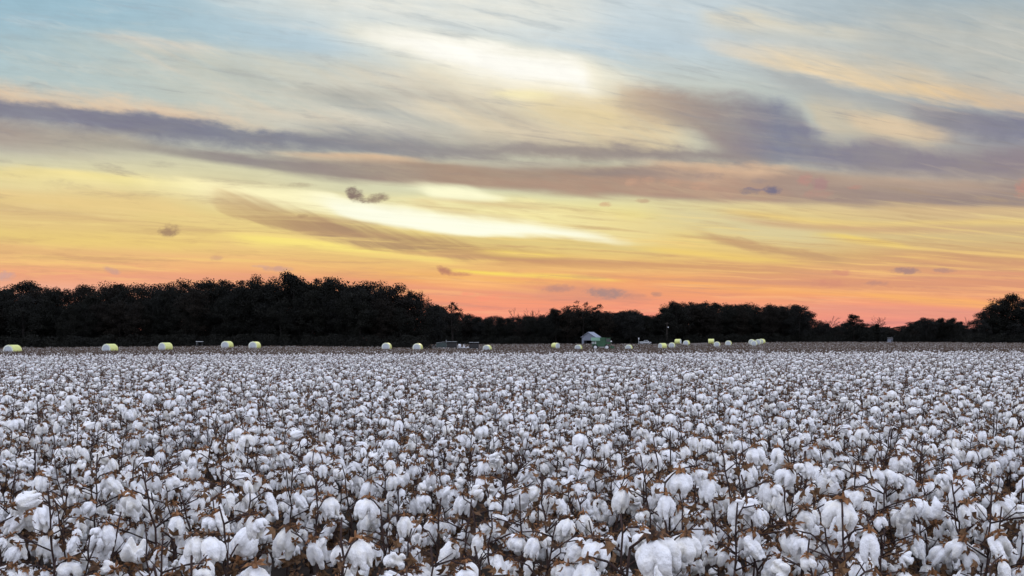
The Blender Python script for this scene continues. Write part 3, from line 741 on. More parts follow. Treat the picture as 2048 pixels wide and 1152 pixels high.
def merged(P, name):
    """the same plant as a single mesh, for the rows too far off to tell apart"""
    V = []; T = []; MI = []; base = 0
    def addm(me, M, mi):
        nonlocal base
        n = len(me.vertices); c = np.empty(n * 3, np.float32); me.vertices.foreach_get('co', c); c = c.reshape(-1, 3)
        A = np.array(M)
        V.append(c @ A[:3, :3].T + A[:3, 3])
        me.calc_loop_triangles()
        t = np.empty(len(me.loop_triangles) * 3, np.int32); me.loop_triangles.foreach_get('vertices', t)
        T.append(t.reshape(-1, 3) + base); MI.append(np.full(len(t) // 3, mi, np.int32)); base += n
    I = Matrix.Identity(4)
    addm(P.stem, I, 1); addm(P.leaf, I, 2)
    for b, u, M in P.bolls: addm(BOLLS[b], M, 0); addm(BURS[u], M @ Matrix.Scale(1.02, 4), 3)
    V = np.concatenate(V); T = np.concatenate(T); MI = np.concatenate(MI)
    me = bpy.data.meshes.new(name)
    me.vertices.add(len(V)); me.vertices.foreach_set('co', V.reshape(-1).astype(np.float32))
    me.loops.add(len(T) * 3); me.loops.foreach_set('vertex_index', T.reshape(-1).astype(np.int32))
    me.polygons.add(len(T)); me.polygons.foreach_set('loop_start', np.arange(0, len(T) * 3, 3, dtype=np.int32))
    for m in (M_lint, M_stem, M_leaf, M_bur): me.materials.append(m)
    me.polygons.foreach_set('material_index', MI); me.polygons.foreach_set('use_smooth', MI < 2)
    me.update(calc_edges=True)
    return me

# where the plants stand: drilled rows that run away to the right, plants dropped unevenly along them
sp_row, sp_in = .38, .27
ang = R(17)
ux, uy = math.cos(ang), math.sin(ang)
na = np.arange(-420, 420); nb = np.arange(-60, 330)
A_, B_ = np.meshgrid(na * sp_in, nb * sp_row)
A_ = A_ + RNG.uniform(-.16, .16, A_.shape); B_ = B_ + RNG.uniform(-.15, .15, B_.shape)
FX = (A_ * ux - B_ * uy).ravel(); FY = (A_ * uy + B_ * ux).ravel()
edge = FIELD_END + 1.2 * np.sin(FX * .21) + RNG.uniform(-.9, .9, FX.shape)
keep = (FY > 1.75) & (FY < edge) & (np.abs(FX) < FY * .76 + 4.0) & (RNG.random(FX.shape) < .92 - .22 * np.clip(np.sin(FX * .9 + 1.3 * np.sin(FY * .35)) * np.sin(FY * .62 + FX * .17), 0, 1))
FX, FY = FX[keep], FY[keep]
dist = np.hypot(FX, FY)
inside = np.abs(FX) < FY * .515 + .12
order = np.argsort(np.where(inside, dist, 1e9))
near = order[:300]
rest_i = np.setdiff1d(np.arange(len(FX)), near)
frot = RNG.uniform(0, 6.283, FX.shape); fscl = (RNG.normal(1.0, .055, FX.shape) + .045 * np.sin(FX * .55 + 2 * np.sin(FY * .21)) * np.sin(FY * .43)).clip(.86, 1.13)
fidx = RNG.integers(0, len(PLANTS), FX.shape)
GROUP = 'cotton plants of the nearest rows'
LABEL = 'dry brown cotton plant hung with open white bolls in the nearest rows'
for i in near:
    P = PLANTS[fidx[i]]
    root = empty('cotton_plant', (FX[i], FY[i], 0), float(frot[i]), LABEL, 'cotton plant', GROUP)
    root.scale = (fscl[i],) * 3
    link('stem', P.stem, root); link('dry_foliage', P.leaf, root)
    for b, u, M in P.bolls:
        o = link('boll', BOLLS[b], root); o.matrix_local = M
        link('bur', BURS[u], o, scale=1.02)

def scatter(name, protos, pts, rot, scl, idx):
    """many copies of a few meshes as ONE object (points + Instance on Points)"""
    coll = bpy.data.collections.new(name + '_kinds')
    for k, me in enumerate(protos):
        coll.objects.link(bpy.data.objects.new('%s_%02d' % (name, k), me))
    me = bpy.data.meshes.new(name)
    me.vertices.add(len(pts)); me.vertices.foreach_set('co', np.asarray(pts, np.float32).reshape(-1))
    for nm, ty, dat in (('rz', 'FLOAT', rot), ('sc', 'FLOAT', scl), ('ix', 'INT', idx)):
        at_ = me.attributes.new(nm, ty, 'POINT'); at_.data.foreach_set('value', np.asarray(dat, np.float32 if ty == 'FLOAT' else np.int32))
    o = link(name, me)
    g = bpy.data.node_groups.new(name, 'GeometryNodeTree')
    g.interface.new_socket('Geometry', in_out='INPUT', socket_type='NodeSocketGeometry')
    g.interface.new_socket('Geometry', in_out='OUTPUT', socket_type='NodeSocketGeometry')
    N = g.nodes; L = g.links
    gi = N.new('NodeGroupInput'); go = N.new('NodeGroupOutput')
    ip = N.new('GeometryNodeInstanceOnPoints'); ci = N.new('GeometryNodeCollectionInfo')
    ci.inputs['Collection'].default_value = coll; ci.inputs['Separate Children'].default_value = True; ci.inputs['Reset Children'].default_value = True
    def attr(nm, ty):
        a = N.new('GeometryNodeInputNamedAttribute'); a.data_type = ty; a.inputs['Name'].default_value = nm; return a.outputs[0]
    cx = N.new('ShaderNodeCombineXYZ'); L.new(attr('rz', 'FLOAT'), cx.inputs[2])
    e2r = N.new('FunctionNodeEulerToRotation'); L.new(cx.outputs[0], e2r.inputs[0])
    ip.inputs['Pick Instance'].default_value = True
    L.new(gi.outputs[0], ip.inputs['Points']); L.new(ci.outputs[0], ip.inputs['Instance'])
    L.new(attr('ix', 'INT'), ip.inputs['Instance Index']); L.new(e2r.outputs[0], ip.inputs['Rotation'])
    cs = N.new('ShaderNodeCombineXYZ'); s_ = attr('sc', 'FLOAT')
    for k in range(3): L.new(s_, cs.inputs[k])
    L.new(cs.outputs[0], ip.inputs['Scale']); L.new(ip.outputs[0], go.inputs[0])
    md = o.modifiers.new('scatter', 'NODES'); md.node_group = g
    return o
fo = scatter('cotton_field', [merged(P, 'cotton') for P in PLANTS], np.stack([FX[rest_i], FY[rest_i], np.zeros(len(rest_i))], 1), frot[rest_i], fscl[rest_i], fidx[rest_i])
tag(fo, 'white cotton field stretching from the near rows to the brown stubble', 'cotton field', kind='stuff')

# dry stripped stalks beyond the field
def stalk_mesh(seed):
    r = random.Random(seed + 900); mb = MB()
    for _ in range(16):
        x, y = r.uniform(-.9, .9), r.uniform(-.5, .5); h = r.uniform(.45, .95)
        q = Vector((x + r.uniform(-.1, .1), y, h))
        mb.tube([(x, y, -.1), q], [.014, .008], 4)
        for _ in range(3):
            a = r.uniform(0, 6.3); b = Vector((x, y, 0)).lerp(q, r.uniform(.4, .95))
            mb.tube([b, b + Vector((math.cos(a) * .14, math.sin(a) * .14, .1))], [.008, .005], 3)
        if r.random() < .18:
            bm_ = Vector((x, y, h * .8)); mb.box([c - .035 for c in bm_], [c + .035 for c in bm_], mi=1)
    return mb.mesh('dry_stalks', [M_stalk, M_lint])
n = 52000
u = RNG.random(n); SY = 79 + (341 * u ** .8); SX = RNG.uniform(-.76, .76, n) * SY
ok = SY < np.where(SX / SY * F + 1024 < 860, 296, 415)
SX, SY = SX[ok], SY[ok]
so_ = scatter('dry_stalks', [stalk_mesh(i) for i in range(5)], np.stack([SX, SY, gz(SX, SY)], 1), RNG.uniform(0, 6.28, len(SX)), RNG.uniform(.75, 1.2, len(SX)), RNG.integers(0, 5, len(SX)))
tag(so_, 'brown stripped stalks covering the harvested ground beyond the white cotton', 'stubble', kind='stuff')
# ===================================================================== TREES ==
def crown_quads(r, H, wide, z0, n_cl, n_lf, leaf=.36, gap=1.0, lobes=5):
    """leaf-sized faces gathered in clumps through an uneven crown"""
    cl = []
    lob = [(r.uniform(0, 6.28), r.uniform(.25, .85), r.uniform(.55, 1.0)) for _ in range(lobes)]
    while len(cl) < n_cl:
        a, rr, q = r.choice(lob)
        t = r.random()
        zc = z0 + (H - z0) * (.06 + .90 * t)
        prof = math.sin(math.pi * min(1, max(.0, (.10 + .86 * t)))) ** .55
        cr = wide * H * prof
        th = r.uniform(0, 6.28); rad = cr * math.sqrt(r.random())
        p = (math.cos(th) * rad + math.cos(a) * wide * H * .28 * rr, math.sin(th) * rad + math.sin(a) * wide * H * .28 * rr, zc - (1 - q) * .18 * H * (t > .6))
        cl.append((p, H * r.uniform(.045, .085) * gap))
    V = []
    rg = np.random.default_rng(r.randrange(10 ** 6))
    for p, cr in cl:
        m = int(n_lf * r.uniform(.6, 1.3))
        b = rg.normal(0, 1, (m, 3)); b *= (rg.random((m, 1)) ** .45) / np.linalg.norm(b, axis=1, keepdims=True)
        c = b * np.array([cr * 1.3, cr * 1.3, cr * .95]) + np.array(p)
        u = rg.normal(0, 1, (m, 3)); u /= np.linalg.norm(u, axis=1, keepdims=True)
        w = np.cross(u, rg.normal(0, 1, (m, 3))); w /= np.linalg.norm(w, axis=1, keepdims=True) + 1e-9
        s = (leaf * rg.uniform(.6, 1.3, (m, 1))) * .5
        u *= s; w *= s * .7
        V.append(np.stack([c - u, c + w, c + u, c - w], 1))
    return np.concatenate(V), cl

def limb_mesh(r, H, cl, z0, rad, mats, n_l=14):
    mb = MB()
    top = Vector((r.uniform(-.3, .3), r.uniform(-.3, .3), H * .8))
    pts = [Vector((0, 0, -.4)), Vector((r.uniform(-.15, .15), r.uniform(-.15, .15), H * .25)), Vector((r.uniform(-.3, .3), r.uniform(-.3, .3), H * .5)), top]
    mb.tube(pts, [rad * 1.35, rad, rad * .65, rad * .2], 8)
    for k in range(min(n_l, len(cl))):
        p = Vector(cl[k][0]); t = max(.12, min(.75, p.z / H * .72)); b = Vector((0, 0, H * t)).lerp(top, t * .6); b.z = H * t
        mid = b.lerp(p, .5) + Vector((0, 0, r.uniform(0, .06) * H))
        mb.tube([b, mid, p], [rad * .38, rad * .24, rad * .09], 5)
    return mb.mesh('trunk', mats, True)

def leafy(seed, H=15.0, wide=.25, z0f=.12, n_cl=95, n_lf=125, leaf=.30, mi=0, gap=1.0):
    r = random.Random(seed * 7 + 1)
    q, cl = crown_quads(r, H, wide, H * z0f, n_cl, n_lf, leaf, gap)
    return quads_mesh('crown', q, M_fol[mi]), limb_mesh(r, H, cl, H * z0f, H * .018, M_bark), H

def conifer(seed, H=12.0):
    r = random.Random(seed); rg = np.random.default_rng(seed); V = []
    for k in range(120):
        t = r.random() ** .8; z = H * (.08 + .92 * t); rad = (1 - t) * H * .2 * r.uniform(.3, 1.1); a = r.uniform(0, 6.28); m = 50
        c = rg.normal(0, .35, (m, 3)) * np.array([1, 1, .5]) + np.array([math.cos(a) * rad, math.sin(a) * rad, z])
        u = rg.normal(0, 1, (m, 3)); u /= np.linalg.norm(u, axis=1, keepdims=True); w = np.cross(u, rg.normal(0, 1, (m, 3))); w /= np.linalg.norm(w, axis=1, keepdims=True)
        V.append(np.stack([c - u * .2, c + w * .1, c + u * .2, c - w * .1], 1))
    mb = MB(); mb.tube([(0, 0, -.4), (0, 0, H * .5), (0, 0, H * .96)], [.2, .13, .03], 7)
    return quads_mesh('crown', np.concatenate(V), M_fol[0]), mb.mesh('trunk', M_bark, True), H

def bare(seed, H=11.0, spread=.5, upright=.6):
    """leafless tree: forking limbs and a haze of twigs"""
    r = random.Random(seed * 13 + 2); tr = MB(); tw = MB()
    def grow(p, d, L, rad, lev):
        q = p + d * L
        mid = p.lerp(q, .5) + Vector((r.uniform(-1, 1), r.uniform(-1, 1), 0)) * L * .06
        (tr if lev < 2 else tw).tube([p, mid, q], [rad, rad * .82, rad * .62], 6 if lev < 2 else 3, cap=False)
        if lev >= 5: return
        for _ in range(r.choice((2, 3, 3)) if lev else 4):
            nd = (d + Vector((r.gauss(0, spread), r.gauss(0, spread), r.uniform(-.1, upright)))).normalized()
            grow(mid.lerp(q, r.uniform(.2, 1)), nd, L * r.uniform(.6, .82), max(rad * .55, .022), lev + 1)
    grow(Vector((0, 0, -.4)), Vector((0, 0, 1)), H * .32, H * .018, 0)
    top = max(v[2] for v in tw.v)
    return tw.mesh('twigs', M_bark), tr.mesh('trunk', M_bark, True), top

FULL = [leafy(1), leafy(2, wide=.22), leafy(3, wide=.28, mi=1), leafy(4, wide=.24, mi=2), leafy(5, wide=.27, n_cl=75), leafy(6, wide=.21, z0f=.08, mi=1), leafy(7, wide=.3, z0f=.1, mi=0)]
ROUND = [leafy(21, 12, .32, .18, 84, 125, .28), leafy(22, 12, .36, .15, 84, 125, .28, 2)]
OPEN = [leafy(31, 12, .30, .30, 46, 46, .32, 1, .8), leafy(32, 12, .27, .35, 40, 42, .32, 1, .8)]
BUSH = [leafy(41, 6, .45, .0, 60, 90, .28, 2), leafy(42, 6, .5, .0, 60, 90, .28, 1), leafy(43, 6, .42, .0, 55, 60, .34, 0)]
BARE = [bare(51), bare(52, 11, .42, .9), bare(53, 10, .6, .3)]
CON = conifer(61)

def plant_tree(kind, px, d, top_row, label, group=None, name='broadleaf_tree', wid=1.0, height=None, cat='tree'):
    crown, trunk, H0 = kind
    p = at(px, d); p.z -= .1
    h = height if height else max(2.5, z_of_row(px, top_row, d) - p.z)
    h *= 1.04; s = h / H0
    root = empty(name, p, random.uniform(0, 6.28), label, cat, group)
    root.scale = (s * wid, s * wid, s)
    link('twigs' if crown.name.startswith('twigs') else 'crown', crown, root); link('trunk', trunk, root)
    return root

PROFILE = [(-260, 566), (0, 571), (60, 567), (110, 574), (200, 571), (290, 563), (360, 566), (430, 564), (500, 561), (560, 560), (620, 561), (665, 557), (720, 563), (770, 566), (805, 574), (835, 590), (862, 606), (890, 622), (935, 630), (1000, 633), (1085, 632), (1110, 624), (1150, 620), (1210, 624), (1260, 624), (1300, 630), (1326, 630), (1338, 613), (1360, 607), (1440, 607), (1520, 611), (1590, 614), (1616, 624), (1634, 642), (1660, 652), (1690, 650), (1720, 648), (1770, 656), (1800, 656), (1830, 646), (1862, 640), (1905, 640), (1925, 652), (1940, 643), (1965, 622), (1990, 602), (2015, 594), (2050, 600), (2120, 604), (2330, 612)]
def prof(px): return float(np.interp(px, [p[0] for p in PROFILE], [p[1] for p in PROFILE]))
LW = 'dark broadleaf tree packed into the tall wood behind the left bales'
LF = 'lower dark tree along the front edge of the tall left wood'
CW = 'dark tree in the low tree line behind the barn and machines'
RW = 'tall dark tree in the flat-topped wood behind the right bales'
RT = 'low dark tree in the distant line right of the flat-topped wood'
rr = random.Random(5)
# the tall left wood, three deep
for row, (d, step, dh) in enumerate(((336, 27, 0), (322, 30, 9), (309, 32, 30))):
    px = -190 + row * 11
    while px < 842 - row * 4:
        x = px + rr.uniform(-9, 9)
        top = prof(x) + dh * rr.uniform(.3, 1.5) + rr.choice((0, 0, 2, 5, 8)) - (rr.choice((0, 2, 4)) if row == 0 else 0)
        plant_tree(rr.choice(FULL), x, d + rr.uniform(-5, 5), top, LF if row == 2 else LW, 'trees along the front of the left wood' if row == 2 else 'trees of the tall left wood', wid=rr.uniform(.95, 1.25))
        px += step * rr.uniform(.8, 1.2)
# low line behind the machines and the barn
for row, (d, step, dh) in enumerate(((476, 19, 0), (464, 22, 3), (452, 26, 8))):
    px = 858 + row * 10
    while px < 1345:
        x = px + rr.uniform(-6, 6)
        plant_tree(rr.choice(FULL + ROUND), x, d + rr.uniform(-6, 6), prof(x) + dh * rr.uniform(.2, 1.4) + rr.choice((0, 0, 1, 3)), CW, 'trees of the low middle line', wid=rr.uniform(1.0, 1.4))
        px += step * rr.uniform(.8, 1.2)
# flat-topped wood on the right
for row, (d, step, dh) in enumerate(((484, 17, 0), (474, 19, 2), (464, 22, 6))):
    px = 1346 + row * 8
    while px < 1612:
        x = px + rr.uniform(-6, 6)
        plant_tree(rr.choice(FULL), x, d + rr.uniform(-5, 5), prof(x) + dh * rr.uniform(.2, 1.5) + rr.choice((-2, -1, 0, 1, 3)), RW, 'trees of the flat-topped right wood', wid=rr.uniform(.95, 1.2))
        px += step * rr.uniform(.85, 1.2)
# thinner line to the right
for row, (d, step, dh) in enumerate(((500, 17, -3), (488, 19, 3), (476, 26, 10))):
    px = 1640 + row * 9
    while px < 1930:
        x = px + rr.uniform(-5, 5)
        plant_tree(rr.choice(FULL + ROUND), x, d + rr.uniform(-6, 6), prof(x) + dh * rr.uniform(.3, 1.3) + rr.choice((0, 1, 3)), RT, 'low trees of the right line', wid=rr.uniform(1.25, 1.7))
        px += step * rr.uniform(.8, 1.2)
for x, top in ((2120, 606), (2170, 612), (2230, 618)):
    plant_tree(rr.choice(FULL), x, 420, top, 'tall dark tree beyond the right edge of the big round tree clump', 'trees past the right edge')
# single trees that stand out
plant_tree(ROUND[0], 585, 318, 551, 'round-headed dark tree rising above the tall left wood', wid=.95)
plant_tree(FULL[4], 520, 318, 555, 'pointed dark tree just left of the round-headed tree in the left wood', wid=.9)
plant_tree(FULL[0], 664, 318, 555, 'dark tree with a rounded top right of the round-headed tree in the left wood', wid=.9)
plant_tree(BARE[1], 848, 330, 583, 'bare tree with upright twigs at the right shoulder of the left wood', name='bare_tree', wid=.9)
plant_tree(ROUND[1], 868, 345, 612, 'small dark tree below the bare upright-twigged tree', wid=.9)
plant_tree(OPEN[0], 905, 420, 607, 'airy tree with pink sky showing through its round head', wid=1.05)
plant_tree(BARE[0], 1042, 470, 617, 'leafless tree against the pink sky, the wider of two in the middle', name='bare_tree')
plant_tree(BARE[2], 1058, 474, 619, 'leafless tree against the pink sky, the narrower of two in the middle', name='bare_tree', wid=.7)
plant_tree(ROUND[0], 1112, 440, 620, 'broad dark tree at the left of the barn')
plant_tree(FULL[2], 1136, 440, 614, 'dark russet tree behind the left corner of the barn', wid=1.2)
plant_tree(OPEN[1], 1165, 445, 603, 'feathery thin-leaved tree rising behind the barn roof', wid=1.25)
plant_tree(OPEN[0], 1192, 447, 611, 'small thin-leaved tree right of the feathery one behind the barn', wid=1.0)
plant_tree(FULL[5], 1212, 440, 622, 'dark tree rising behind the green picker', wid=1.15)
plant_tree(ROUND[1], 1262, 438, 621, 'dark fan-headed tree behind the silver pickup', wid=1.1)
plant_tree(ROUND[0], 1352, 456, 606, 'broad dark tree at the left end of the flat-topped right wood', wid=1.0)
plant_tree(ROUND[1], 1598, 458, 611, 'rounded dark tree at the right end of the flat-topped right wood', wid=1.1)
plant_tree(BARE[0], 1652, 488, 633, 'leafless tree just right of the flat-topped right wood', name='bare_tree', wid=1.1)
plant_tree(ROUND[0], 1708, 462, 631, 'round dark tree standing alone between two bare trees', wid=1.15)
plant_tree(BARE[2], 1752, 468, 633, 'leafless tree behind the small pointed evergreen', name='bare_tree', wid=.8)
plant_tree(CON, 1754, 455, 650, 'small pointed evergreen left of the pale shed', name='conifer_tree', wid=1.5)
plant_tree(ROUND[1], 1852, 455, 636, 'broad grey-green tree right of the pale shed', wid=1.25)
plant_tree(ROUND[0], 1878, 458, 638, 'broad dark tree between two others right of the pale shed', wid=1.25)
plant_tree(ROUND[0], 1902, 455, 638, 'second broad tree right of the pale shed', wid=1.2)
plant_tree(BARE[1], 1934, 460, 634, 'leafless tree at the foot of the big tree by the right edge', name='bare_tree', wid=.6)
plant_tree(ROUND[1], 1958, 398, 640, 'low bushy tree at the left foot of the big right-edge tree', wid=1.2)
plant_tree(FULL[1], 1984, 402, 612, 'dark tree leaning on the left side of the big right-edge tree', wid=1.3)
plant_tree(ROUND[0], 2016, 405, 592, 'big round-topped dark tree near the right edge of the photo', wid=1.15)
plant_tree(FULL[6], 2002, 412, 602, 'dense dark tree behind the big right-edge tree', wid=1.5)
plant_tree(FULL[4], 2034, 414, 600, 'second dense dark tree behind the big right-edge tree', wid=1.4)
plant_tree(FULL[6], 1968, 410, 626, 'dark spreading tree at the left shoulder of the big right-edge tree', wid=1.5)
plant_tree(FULL[3], 2052, 408, 598, 'dark tree with sky gaps cut by the right edge of the photo', wid=1.2)
plant_tree(BUSH[0], 2030, 396, 648, 'dense bush at the foot of the big right-edge tree', name='bush', cat='bush', wid=1.2)

def thicket(name, label, runs, hmin, hmax, seed, leaf, mats):
    """the tangle of shrubs under a wood that reads as one dark mass"""
    rg = np.random.default_rng(seed); V = []
    for (pa, pb, d, n) in runs:
        for _ in range(n):
            px = rg.uniform(pa, pb); dd = d + rg.uniform(-7, 7); p = at(px, dd)
            h = rg.uniform(hmin, hmax); m = int(60 * h)
            t = rg.random((m, 1))
            c = np.concatenate([rg.normal(0, .8 + .16 * h, (m, 2)) * (1.15 - t * .7), t * h], 1) + np.array([p.x, p.y, p.z - .1])
            u = rg.normal(0, 1, (m, 3)); u /= np.linalg.norm(u, axis=1, keepdims=True); w = np.cross(u, rg.normal(0, 1, (m, 3))); w /= np.linalg.norm(w, axis=1, keepdims=True)
            s = leaf * rg.uniform(.6, 1.3, (m, 1)) * .5
            V.append(np.stack([c - u * s, c + w * s * .7, c + u * s, c - w * s * .7], 1))
    return tag(link(name, quads_mesh(name, np.concatenate(V), mats)), label, 'undergrowth', kind='stuff')
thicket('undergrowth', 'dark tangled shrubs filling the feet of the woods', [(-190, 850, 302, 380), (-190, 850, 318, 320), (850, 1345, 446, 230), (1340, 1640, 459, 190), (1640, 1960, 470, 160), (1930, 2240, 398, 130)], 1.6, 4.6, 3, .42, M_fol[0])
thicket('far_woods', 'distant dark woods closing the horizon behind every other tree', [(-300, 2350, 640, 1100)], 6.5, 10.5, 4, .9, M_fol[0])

# ====================================================================== BALES ==
L2 = 1.2
wrap_mb = MB()
prof_w = [(-L2, 1.02), (-L2 + .02, 1.08), (-L2 + .09, 1.14), (-L2 + .2, 1.155), (-.4, 1.165), (0, 1.15), (.4, 1.165), (L2 - .2, 1.155), (L2 - .09, 1.14), (L2 - .02, 1.08), (L2, 1.02)]
v = []; SIDES = 40
for (x, r_) in prof_w:
    for q in range(SIDES):
        a = 2 * math.pi * q / SIDES
        k = 1 + .008 * math.sin(7 * a + x * 3) + .006 * math.sin(13 * a - x * 5)
        v.append((x, r_ * k * math.cos(a), r_ * k * math.sin(a)))
f = [(k * SIDES + q, k * SIDES + (q + 1) % SIDES, (k + 1) * SIDES + (q + 1) % SIDES, (k + 1) * SIDES + q) for k in range(len(prof_w) - 1) for q in range(SIDES)]
wrap_mb.add(v, f)
# the loose tail of the film stands slightly proud of the roll
tail = []
for i in range(9):
    a = R(40 + i * 5)
    for x in (-1.05, 1.05): tail.append((x, 1.178 * math.cos(a), 1.178 * math.sin(a)))
wrap_mb.add(tail, [(2 * i, 2 * i + 1, 2 * i + 3, 2 * i + 2) for i in range(8)])
WRAP = wrap_mb.mesh('wrap', M_yellow, True)
def end_rim(sg):
    mb = MB(); v = []; f = []
    P = [(sg * (L2 - .03), 1.115), (sg * (L2 + .018), 1.06), (sg * (L2 + .03), .97), (sg * (L2 + .012), .84)]
    for (x, r_) in P:
        for q in range(SIDES):
            a = 2 * math.pi * q / SIDES; k = 1 + .02 * math.sin(9 * a + sg) * (r_ < 1) + .012 * math.sin(17 * a)
            v.append((x, r_ * k * math.cos(a), r_ * k * math.sin(a)))
    f = [(k * SIDES + q, k * SIDES + (q + 1) % SIDES, (k + 1) * SIDES + (q + 1) % SIDES, (k + 1) * SIDES + q) for k in range(len(P) - 1) for q in range(SIDES)]
    mb.add(v, f); return mb.mesh('end_rim', M_rim, True)
def lint_face(sg):
    mb = MB(); v = []; f = []; K = 7
    for k in range(K + 1):
        r_ = 1.03 * k / K
        for q in range(SIDES):
            a = 2 * math.pi * q / SIDES; x, y = r_ * math.cos(a), r_ * math.sin(a)
            b = .05 * (1 - (k / K) ** 2) + .02 * math.sin(5 * x + 2 * y) * math.cos(4 * y) * (k < K) - .012 * (k == K)
            v.append((sg * (L2 - .005 + b), x, y))
    f = [(k * SIDES + q, k * SIDES + (q + 1) % SIDES, (k + 1) * SIDES + (q + 1) % SIDES, (k + 1) * SIDES + q) for k in range(K) for q in range(SIDES)]
    mb.add(v, f); return mb.mesh('lint_face', M_face, True)
RIMS = [end_rim(1), end_rim(-1)]; FACES = [lint_face(1), lint_face(-1)]
BALE = [(25, 187, 40, 'yellow and white cotton bale nearest the left edge of the photo'),
        (220, 210, 40, 'yellow and white cotton bale, second from the left edge'),
        (331, 232, 43, 'yellow and white cotton bale left of the white-roofed utility cart'),
        (454.5, 255, 29, 'left bale of the close pair in front of the tall left wood'),
        (509.5, 247, 25, 'right bale of the close pair in front of the tall left wood'),
        (773.5, 268, 13, 'white-ended cotton bale standing alone right of the close pair'),
        (835.5, 268, 14, 'white-ended cotton bale just left of the green box trailer'),
        (974.5, 304, 16, 'white-ended cotton bale just right of the dark twin-roofed hauler'),
        (1111, 366, -42, 'bale showing its yellow side left and white end right, left of the barn'),
        (1157, 352, 12, 'white-ended cotton bale in front of the barn'),
        (1257.5, 350, 10, 'white-ended cotton bale between the green picker and the pickup'),
        (1325, 366, 48, 'half yellow half white bale on the left of the four-bale cluster'),
        (1344, 372, 6, 'white-ended bale in front of the yellow bale in the four-bale cluster'),
        (1356, 432, -72, 'bale with its yellow side showing, at the back of the four-bale cluster'),
        (1373, 402, 14, 'white-ended bale on the right of the four-bale cluster'),
        (1422.5, 426, -87, 'small all-yellow bale highest on the rise before the right wood'),
        (1434, 380, 5, 'white-ended bale below the small all-yellow bale'),
        (1457, 390, 7, 'white-ended bale between the all-yellow bale and the right stack'),
        (1503.5, 398, 8, 'bale half hidden behind the left front of the right cluster'),
        (1508, 374, 4, 'front left bale of the cluster before the right wood'),
        (1516.5, 394, 6, 'middle bale of the cluster before the right wood'),
        (1523.5, 402, 20, 'rear right bale of the cluster before the right wood')]
for px, d, th, lab in BALE:
    p = at(px, d); p.z += 1.13
    az = math.atan((px - 1024) / F)
    e = Vector((-math.sin(R(th)), -math.cos(R(th)), 0))
    rz = math.atan2(e.y, e.x) - az
    root = empty('cotton_bale', p, rz, lab, 'cotton bale', 'round cotton bales on the harvested ground')
    root.scale = (1, 1, .97)
    link('wrap', WRAP, root)
    for m_ in RIMS: link('end_rim', m_, root)
    for m_ in FACES: link('lint_face', m_, root)

# =================================================================== MACHINES ==
def wheel(parent, x, y, z, r_, w, name='wheel'):
    """tyre with a rim, axle along y"""
    mb = MB()
    M = Matrix.Translation((x, y, z)) @ Matrix.Rotation(R(90), 4, 'Z')
    t = MB(); t.lathe_x([(-w / 2, r_ * .62), (-w / 2, r_ * .9), (-w * .36, r_), (w * .36, r_), (w / 2, r_ * .9), (w / 2, r_ * .62)], 28)
    t.v = [tuple(M @ Vector(p)) for p in t.v]
    ty = t.build('tyre', M_tyre, None)
    ty.name = name; ty.parent = parent
    h = MB(); h.lathe_x([(-w * .53, r_ * .12), (-w * .53, r_ * .58), (w * .53, r_ * .58), (w * .53, r_ * .12)], 20)
    h.v = [tuple(M @ Vector(p)) for p in h.v]
    h.build('rim', M_white, ty)
    return ty

# green cotton picker
pk = empty('cotton_picker', at(1204, 360), R(-4), 'green cotton picker with a pale green hood working right of the barn', 'harvester')
MB().box((-3.5, -1.5, 1.25), (1.3, 1.5, 3.3), bev=.08).build('body', M_green, pk)
hd = MB(); hd.prism([(-1.7, 3.3), (-1.7, 3.42), (.3, 4.55), (1.5, 4.55), (1.5, 3.3)], -3.9, -.7); hd.build('builder_hood', M_lgreen, pk)
MB().box((-.68, -1.3, 3.3), (1.25, 1.35, 4.5), bev=.1).build('module_chamber', M_green, pk)
for x in (-3.62, -3.0, -2.38): MB().box((x, -1.62, 2.2), (x + .2, -1.5, 3.05)).build('guard_bar', M_white, pk)
cb_ = MB().box((1.35, -1.1, 2.1), (3.0, 1.1, 4.3), bev=.1).build('cab', M_green, pk)
MB().box((1.55, -1.13, 2.95), (2.85, -1.095, 4.05)).build('window', M_glass, cb_)
MB().box((2.97, -.9, 2.7), (3.03, .9, 4.05)).build('windscreen', M_glass, cb_)
MB().box((1.25, -1.2, 4.3), (3.2, 1.2, 4.42), bev=.04).build('roof', M_green, cb_)
MB().box((-.9, -1.66, 1.0), (2.3, -1.5, 1.12)).build('side_rail', M_white, pk)
for k in range(4):
    y = -1.6 + k * 1.07; hmb = MB()
    hmb.add([(3.0, y - .4, .25), (3.0, y + .4, .25), (3.0, y - .4, 1.7), (3.0, y + .4, 1.7), (4.1, y - .38, .2), (4.1, y + .38, .2), (4.1, y - .3, 1.3), (4.1, y + .3, 1.3), (4.9, y, .18)],
            [(0, 1, 3, 2), (0, 2, 6, 4), (1, 5, 7, 3), (2, 3, 7, 6), (0, 4, 5, 1), (4, 6, 8), (6, 7, 8), (7, 5, 8), (5, 4, 8)])
    hmb.build('picking_head', M_green, pk)
for y in (-1.35, 1.35): wheel(pk, 1.7, y, 1.0, 1.0, .6); wheel(pk, -2.4, y, 1.0, 1.0, .5)
MB().box((3.0, -1.55, 2.9), (3.5, -1.45, 3.35)).build('mirror', M_white, pk)

